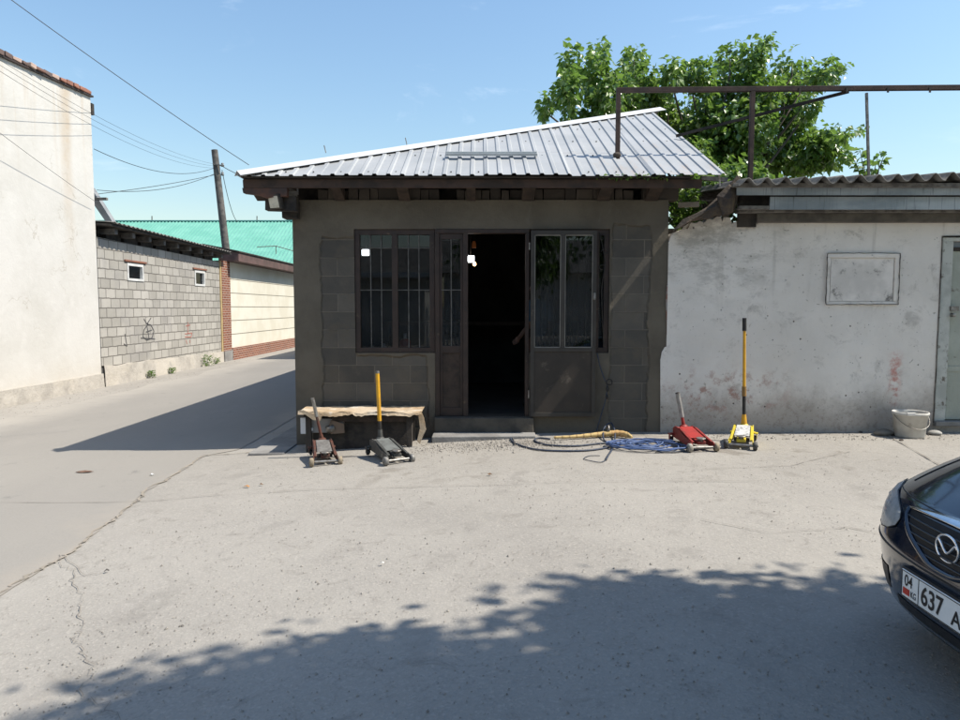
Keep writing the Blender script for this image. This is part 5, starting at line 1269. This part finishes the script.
# upper deck, glasshouse
top_ = [(2.98,1.0,.80),(3.05,1.0,.79),(3.75,1.37,.60),(3.95,1.405,.60),(4.9,1.40,.60),(5.15,1.36,.60),(5.72,1.0,.74),(6.1,.985,.74),(6.26,.95,.73),(6.30,.80,.72),(6.32,.5,.76),(6.25,.22,.76)]
def deck(s_, i): x, z, h_ = top_[i]; return Vector((x, YC+s_*h_, z-.045*s_*s_*(1 if z > .9 else 0)))
ss_ = [-1+i/8 for i in range(17)]
darkg = simple('dark_car_glass', (.01,.012,.013), (.012,.014,.015), 5, .04, 0, 0, spec=.6)
MB().grid(deck, ss_, [0,1]).build('cowl', blackp, car)
MB().grid(deck, ss_, [1,2]).build('windscreen', darkg, car)
MB().grid(deck, ss_, [2,3,4,5]).build('car_roof', paint, car)
MB().grid(deck, ss_, [5,6]).build('rear_screen', darkg, car)
MB().grid(deck, ss_, [6,7,8,9,10,11]).build('boot', paint, car)
for sgn in (-1,1):
    mb = MB(); lo_ = [(3.05,.80),(3.4,.80),(4.3,.80),(5.3,.80),(5.72,.76)]; hi_ = [(3.06,.79),(3.75,.60),(4.3,.60),(5.15,.60),(5.7,.74)]
    hz_ = [.93,1.325,1.355,1.315,.955]; vs = [Vector((x,YC+sgn*y_,ztp(x)-.004)) for x,y_ in lo_]+[Vector((x,YC+sgn*y_,hz_[i])) for i,(x,y_) in enumerate(hi_)]
    mb.add(vs, [[i,i+1,i+6,i+5] for i in range(4)]); mb.build('side_window', darkg, car)
    mb = MB(); mb.ell((3.28,YC+sgn*.93,.93),.06,.09,.065); mb.build('wing_mirror', paint, car)
    for xc in (2.72,5.35):
        mb = MB(); rot = Matrix.Rotation(R(90),4,'X')
        mb.lathe([(.19,-.1),(.285,-.1),(.305,-.085),(.308,0),(.305,.085),(.285,.1),(.19,.1)], (xc,YC+sgn*.76,.305), 36, rot); w_ = mb.build('tyre', M['rubber'], car)
        mb = MB(); mb.lathe([(0,-.05),(.06,-.06),(.17,-.075),(.19,-.09),(.195,.09),(0,.06)], (xc,YC+sgn*.76,.305), 30, rot if sgn>0 else Matrix.Rotation(R(-90),4,'X')); mb.build('rim', M['steel'], w_)
    mb = MB(); mb.box(2.0,6.1,YC-.7,YC+.7,.16,.24)
mb.build('underbody', blackp, car)
# headlights: glassy shell over a pale bowl, teardrop outline
hl = [(.548,.62,.70),(.565,.52,.78),(.595,.44,.84),(.63,.42,.885),(.655,.45,.90),(.68,.54,.895),(.70,.66,.88),(.712,.79,.865)]
clear = NT('headlight_lens'); gl_ = clear.n.new('ShaderNodeBsdfGlossy'); gl_.inputs['Roughness'].default_value = .08
trn = clear.n.new('ShaderNodeBsdfTransparent'); trn.inputs[0].default_value = (.8,.83,.86,1); fr_ = clear.n.new('ShaderNodeFresnel'); fr_.inputs[0].default_value = 1.6
mx_ = clear.n.new('ShaderNodeMixShader'); clear.L(fr_.outputs[0], mx_.inputs[0]); clear.L(trn.outputs[0], mx_.inputs[1]); clear.L(gl_.outputs[0], mx_.inputs[2]); dfl = clear.n.new('ShaderNodeBsdfDiffuse'); dfl.inputs[0].default_value = (.62,.64,.64,1); mm = clear.n.new('ShaderNodeMixShader'); mm.inputs[0].default_value = .28; clear.L(mx_.outputs[0], mm.inputs[1]); clear.L(dfl.outputs[0], mm.inputs[2]); clear.L(mm.outputs[0], clear.out.inputs[0])
refl = simple('headlight_reflector', (.60,.61,.62), (.38,.39,.40), 14, .35, 0, 0)
for sgn in (1,-1):
    ho = MB().grid(lambda u,v: Ss(sgn*(hl[v][1]+(hl[v][2]-hl[v][1])*u), hl[v][0], .003), [i/10 for i in range(11)], list(range(len(hl)))).build('headlight', refl, car)
    MB().grid(lambda u,v: Ss(sgn*(hl[v][1]+(hl[v][2]-hl[v][1])*u), hl[v][0], .006+.012*math.sin(math.pi*u)*math.sin(math.pi*v/(len(hl)-1))), [i/10 for i in range(11)], list(range(len(hl)))).build('lens', clear.m, ho)
    for s__, z_, r_ in ((.66,.632,.030),(.80,.645,.026)):
        q = Ss(sgn*s__, z_, .004); MB().ell(q, r_*.3, r_*.8, r_*.8).build('lamp_bowl', simple('bowl_%d%d'%(s__*100,sgn), (.5,.5,.5), None, 9, .3, .3, 0), ho)
    out = [Ss(sgn*h_[1], h_[0], .006) for h_ in hl]+[Ss(sgn*h_[2], h_[0], .006) for h_ in hl[::-1]]; MB().tube(out+[out[0]], .0025, 5).build('lamp_seal', blackp, ho)
# grille
gr_ = [(.535,.06),(.55,.13),(.575,.21),(.60,.28),(.63,.34),(.66,.385),(.684,.40)]
go = MB().grid(lambda u,v: Ss(u*gr_[v][1], gr_[v][0], .004), [-1+i/10 for i in range(21)], list(range(len(gr_)))).build('grille', simple('grille_black', (.006,.006,.007), None, 5, .6), car)
mb = MB()
for z_ in (.56,.585,.61,.635,.66): 
    w_ = lin(gr_, z_)-.015; mb.tube([Ss(-w_+2*w_*i/20, z_, .006) for i in range(21)], .0045, 6)
mb.build('grille_slat', simple('slat_dark', (.03,.032,.036), None, 5, .25), go)
out = [Ss(-h_[1], h_[0], .006) for h_ in gr_[::-1]]+[Ss(h_[1], h_[0], .006) for h_ in gr_]
MB().tube(smooth(out,4), .012, 8).build('grille_surround', paint, go)
mb = MB(); mb.grid(lambda u,v: Ss(u*.41, .684+.012*(1-u*u)+v*.020*(1-.75*abs(u)**2.5), .010+.006*math.sin(v*math.pi)), [-1+i/20 for i in range(41)], [0,.25,.5,.75,1]); mb.build('chrome_bar', chrome, go, 0, .003)
# emblem: ring with winged V
E0 = Vector((lin(tabz,.625)-.016, YC, .625)); mb = MB(); ph = 0
def el(t, ry=.062, rz_=.050): return E0+Vector((0, ry*math.cos(t), rz_*math.sin(t)))
mb.tube([el(2*math.pi*i/40) for i in range(41)], .0045, 8)
wing = [(.058,.014),(.047,.022),(.034,.012),(.016,-.008),(0,-.018),(-.016,-.008),(-.034,.012),(-.047,.022),(-.058,.014)]
mb.tube(smooth([E0+Vector((-.001,y_,z_)) for y_,z_ in wing],5), .005, 8)
mb.build('emblem', simple('emblem_silver', (.85,.85,.86), None, 20, .25, .85, 0), go)
# bumper detail
mb = MB(); mb.tube([Sf(R(-88+176*i/60), .507, .001) for i in range(61)], .004, 5); mb.build('bumper_line', blackp, car)
mb = MB(); mb.grid(lambda u,v: Ss(u*.42, .225+v*.085, .003), [-1+i/12 for i in range(25)], [0,.5,1]); mb.build('air_intake', blackp, car)
for sgn in (-1,1):
    mb = MB(); mb.grid(lambda u,v: Ss(sgn*(.50+.25*u), .30+v*.10-.02*u, .003), [i/6 for i in range(7)], [0,.5,1]); mb.build('fog_recess', blackp, car)
# number plate
pz0_, pz1_ = .362, .474; py0, py1 = YC-.315, YC+.205; pxp = 1.588
pl = MB().box(pxp,pxp+.006,py0,py1,pz0_,pz1_).build('number_plate', simple('plate_white', (.72,.73,.72), (.66,.67,.66), 9, .4, 0, 0), car, .003)
MB().box(pxp+.006,pxp+.03,py0-.008,py1+.008,pz0_-.008,pz1_+.008).build('plate_holder', blackp, pl, .003)
ink = simple('plate_ink', (.012,.012,.014), (.02,.02,.02), 9, .5, 0, 0); redi = simple('flag_red', (.62,.05,.03), None, 9, .5, 0, 0)
mb = MB(); x_ = pxp-.0015
def rb(y0_,y1_,z0_,z1_, m_=None): (m_ or mb).box(x_,pxp-.0002,y0_,y1_,z0_,z1_)
rb(py0+.003,py1-.003,pz0_+.003,pz0_+.006); rb(py0+.003,py1-.003,pz1_-.006,pz1_-.003); rb(py1-.006,py1-.003,pz0_+.0061,pz1_-.0061); rb(py0+.003,py0+.006,pz0_+.0061,pz1_-.0061); rb(py1-.112,py1-.109,pz0_+.0061,pz1_-.0061)
mb.build('plate_border', ink, pl)
m2 = MB(); rb(py1-.056,py1-.014,pz0_+.016,pz0_+.042, m2); m2.build('flag', redi, pl)
def text(s, yleft, zbase, h_, wsc, m, bold=.0):
    cu = bpy.data.curves.new('plate_text', 'FONT'); cu.body = s; cu.size = 1; cu.extrude = .0; cu.offset = bold
    to = bpy.data.objects.new('t', cu); COL.objects.link(to); bpy.context.view_layer.update()
    me = bpy.data.meshes.new_from_object(to.evaluated_get(bpy.context.evaluated_depsgraph_get())); bpy.data.objects.remove(to)
    y0_ = min(v.co.y for v in me.vertices); y1_ = max(v.co.y for v in me.vertices); x0_ = min(v.co.x for v in me.vertices); k = h_/(y1_-y0_)
    for v in me.vertices:
        a, c = (v.co.x-x0_)*k*wsc, (v.co.y-y0_)*k; v.co = Vector((x_, yleft-a, zbase+c))
    me.materials.clear(); me.materials.append(m); o = bpy.data.objects.new('plate_text', me); COL.objects.link(o); o.parent = pl; o.matrix_parent_inverse = car.matrix_basis.inverted(); return o
pl_inv = None
for o_ in (text('04', py1-.022, pz0_+.052, .046, .82, ink, .012), text('KG', py1-.064, pz0_+.016, .026, .72, ink, .01), text('637', py1-.128, pz0_+.018, .076, .86, ink, .02), text('A', py1-.300, pz0_+.018, .058, .95, ink, .018)):
    o_.matrix_parent_inverse = Matrix.Identity(4)

car.location = (3.9+.115, YC+.08, -.02)
# ---------------------------------------------------------------- person standing inside, half hidden by the door leaf
def remesh_obj(mb, name, mat, vox, parent, sm=3):
    o = mb.build(name, mat); m = o.modifiers.new('r','REMESH'); m.mode = 'VOXEL'; m.voxel_size = vox; m.use_smooth_shade = True
    s_ = o.modifiers.new('s','SMOOTH'); s_.iterations = sm; s_.factor = .5
    bpy.context.view_layer.update(); dg = bpy.context.evaluated_depsgraph_get(); me = bpy.data.meshes.new_from_object(o.evaluated_get(dg))
    o.modifiers.clear(); o.data = me; 
    for p in me.polygons: p.use_smooth = True
    o.parent = parent; return o
fx, fy, fz = .80, 9.3, zd-.03
hum = tag(empty('person', (fx,fy,fz), R(-60), True), 'person in blue t-shirt and brown trousers standing just inside the doorway', 'person')
def L3(*p): return Vector(p)
bd_ = MB()  # local: facing -Y, height 1.70
def cap(a, b_, r0, r1, m_=None, n=14):
    m_ = m_ or bd_; m_.tube([a,b_],[r0,r1],n); m_.ell(a,r0,r0,r0,n,8); m_.ell(b_,r1,r1,r1,n,8)
J = dict(hip=L3(0,0,.92), chest=L3(0,-.02,1.28), neck=L3(0,-.03,1.44), head=L3(0,-.06,1.585))
def torso(m_, k):
    m_.ell(L3(0,0,.95),.155*k,.105*k,.13*k); m_.ell(L3(0,-.01,1.10),.145*k,.10*k,.16*k); m_.ell(L3(0,-.02,1.28),.175*k,.11*k,.16*k); m_.ell(L3(0,-.02,1.37),.17*k,.08*k,.07*k)
torso(bd_,1); cap(L3(0,-.015,1.38),L3(0,-.045,1.50),.058,.052)
bd_.ell(J['head'],.074,.092,.112,18,14); bd_.ell(L3(0,-.10,1.535),.052,.05,.055); bd_.ell(L3(0,-.155,1.578),.013,.020,.024)
bd_.ell(L3(0,-.148,1.535),.026,.010,.006); 
for s_ in (-1,1):
    bd_.ell(L3(s_*.076,-.055,1.58),.010,.020,.030); bd_.ell(L3(s_*.032,-.142,1.607),.018,.012,.006)
arms = {1:(L3(.20,-.02,1.385),L3(.255,.01,1.10),L3(.235,-.12,.88)), -1:(L3(-.20,-.02,1.385),L3(-.26,.0,1.10),L3(-.20,-.20,.94))}
for s_,(sh,el_,wr) in arms.items():
    cap(sh,el_,.052,.042); cap(el_,wr,.040,.028)
    d = (wr-el_).normalized(); pc_ = wr+d*.05; bd_.ell(pc_,.022,.036,.048)
    for k in range(4):
        o0 = pc_+d*.035+Vector((0,(k-1.5)*.019,0)); L_ = (.032,.038,.035,.028)[k]; p1_ = o0+d*L_+Vector((-s_*.006,0,0)); p2_ = p1_+d*L_*.7+Vector((-s_*.02,0,-.0)); cap(o0,p1_,.0095,.0088,None,8); cap(p1_,p2_,.0088,.0075,None,8)
    t0_ = wr+d*.025+Vector((0,-.028,0)); cap(t0_,t0_+d*.035+Vector((0,-.028,0)),.011,.010,None,8); cap(t0_+d*.035+Vector((0,-.028,0)),t0_+d*.065+Vector((-s_*.01,-.032,0)),.010,.008,None,8)
for s_ in (-1,1):
    hp = L3(s_*.09,0,.90); kn = L3(s_*.10,-.02,.49); an = L3(s_*.10,.02,.09); cap(hp,kn,.088,.058); cap(kn,an,.056,.038); cap(an,L3(s_*.11,-.12,.035),.036,.034)
skin = simple('skin', (.20,.11,.075), (.17,.09,.06), 12, .55, 0, .05)
remesh_obj(bd_, 'body', skin, .0075, hum, 3)
def clothing(name, mat, fn, vox=.011):
    m_ = MB(); fn(m_); return remesh_obj(m_, name, mat, vox, hum, 4)
def shirt(m_):
    torso(m_,1.09)
    for s_,(sh,el_,wr) in arms.items(): cap(sh,sh.lerp(el_,.62),.064,.066,m_)
    cap(L3(0,-.015,1.36),L3(0,-.03,1.425),.078,.068,m_)
def trous(m_):
    m_.ell(L3(0,0,.93),.168,.118,.12)
    for s_ in (-1,1):
        hp = L3(s_*.09,0,.90); kn = L3(s_*.10,-.02,.49); an = L3(s_*.10,.02,.10); cap(hp,kn,.10,.074,m_); m_.tube([kn,an],[.074,.062],14)
def shoes(m_):
    for s_ in (-1,1): cap(L3(s_*.10,.02,.05),L3(s_*.112,-.15,.042),.046,.040,m_)
clothing('t_shirt', simple('blue_cotton', (.04,.11,.18), (.03,.09,.15), 8, .9), shirt)
clothing('trousers', simple('brown_work_cloth', (.13,.065,.045), (.09,.05,.04), 8, .9), trous)
clothing('shoe', simple('black_shoe', (.02,.02,.02), None, 8, .6), shoes)
hm_ = MB(); hm_.ell(L3(0,-.04,1.62),.082,.094,.090,18,12); hm_.v = [v for v in hm_.v]
hm_.v = [((v[0],v[1],v[2]) if not (v[1] < -.075 and v[2] < 1.665) else (v[0]*.9, max(v[1],-.10), max(v[2],1.655))) for v in hm_.v]
o = hm_.build('hair', simple('dark_hair', (.015,.012,.010), (.03,.025,.02), 60, .7, 0, .5, 90), None); o.parent = hum
mb = MB()
for s_ in (-1,1): mb.ell(L3(s_*.032,-.143,1.590),.012,.008,.008,10,6)
o = mb.build('eyes', simple('eye_white', (.5,.48,.45), None, 8, .3, 0, 0)); o.parent = hum

# sunlit materials dimmed in colour to deepen shade; shaded front and car keep theirs
KEEP = ('shop_wall','flaking','sooty','brown_painted','grey_brown_door','brown_door','weathered_brown','tarred','oily','dark_navy','headlight','plate','chrome','emblem','whitewashed','peeling','silvery','window_glass','door_glass','infill','lit_','amber_shade','skin','blue_cotton','brown_work','soot','red_brown_fascia','reddish','pale_bead','torn','brown_felt','whitewash','black_rubber','grille','slat','bowl','eye','dark_hair')
for m_ in bpy.data.materials:
    if not m_.use_nodes or m_.name.startswith(KEEP): continue
    b_ = m_.node_tree.nodes.get('Principled BSDF')
    if b_ is None: continue
    i_ = b_.inputs['Base Color']; mx_ = m_.node_tree.nodes.new('ShaderNodeMix'); mx_.data_type = 'RGBA'; mx_.blend_type = 'MULTIPLY'; mx_.inputs[0].default_value = 1
    k_ = .86 if 'leaf' in m_.name else .79
    mx_.inputs[7].default_value = (k_,k_,k_,1)
    if i_.is_linked: m_.node_tree.links.new(i_.links[0].from_socket, mx_.inputs[6])
    else: mx_.inputs[6].default_value = i_.default_value
    m_.node_tree.links.new(mx_.outputs[2], i_)
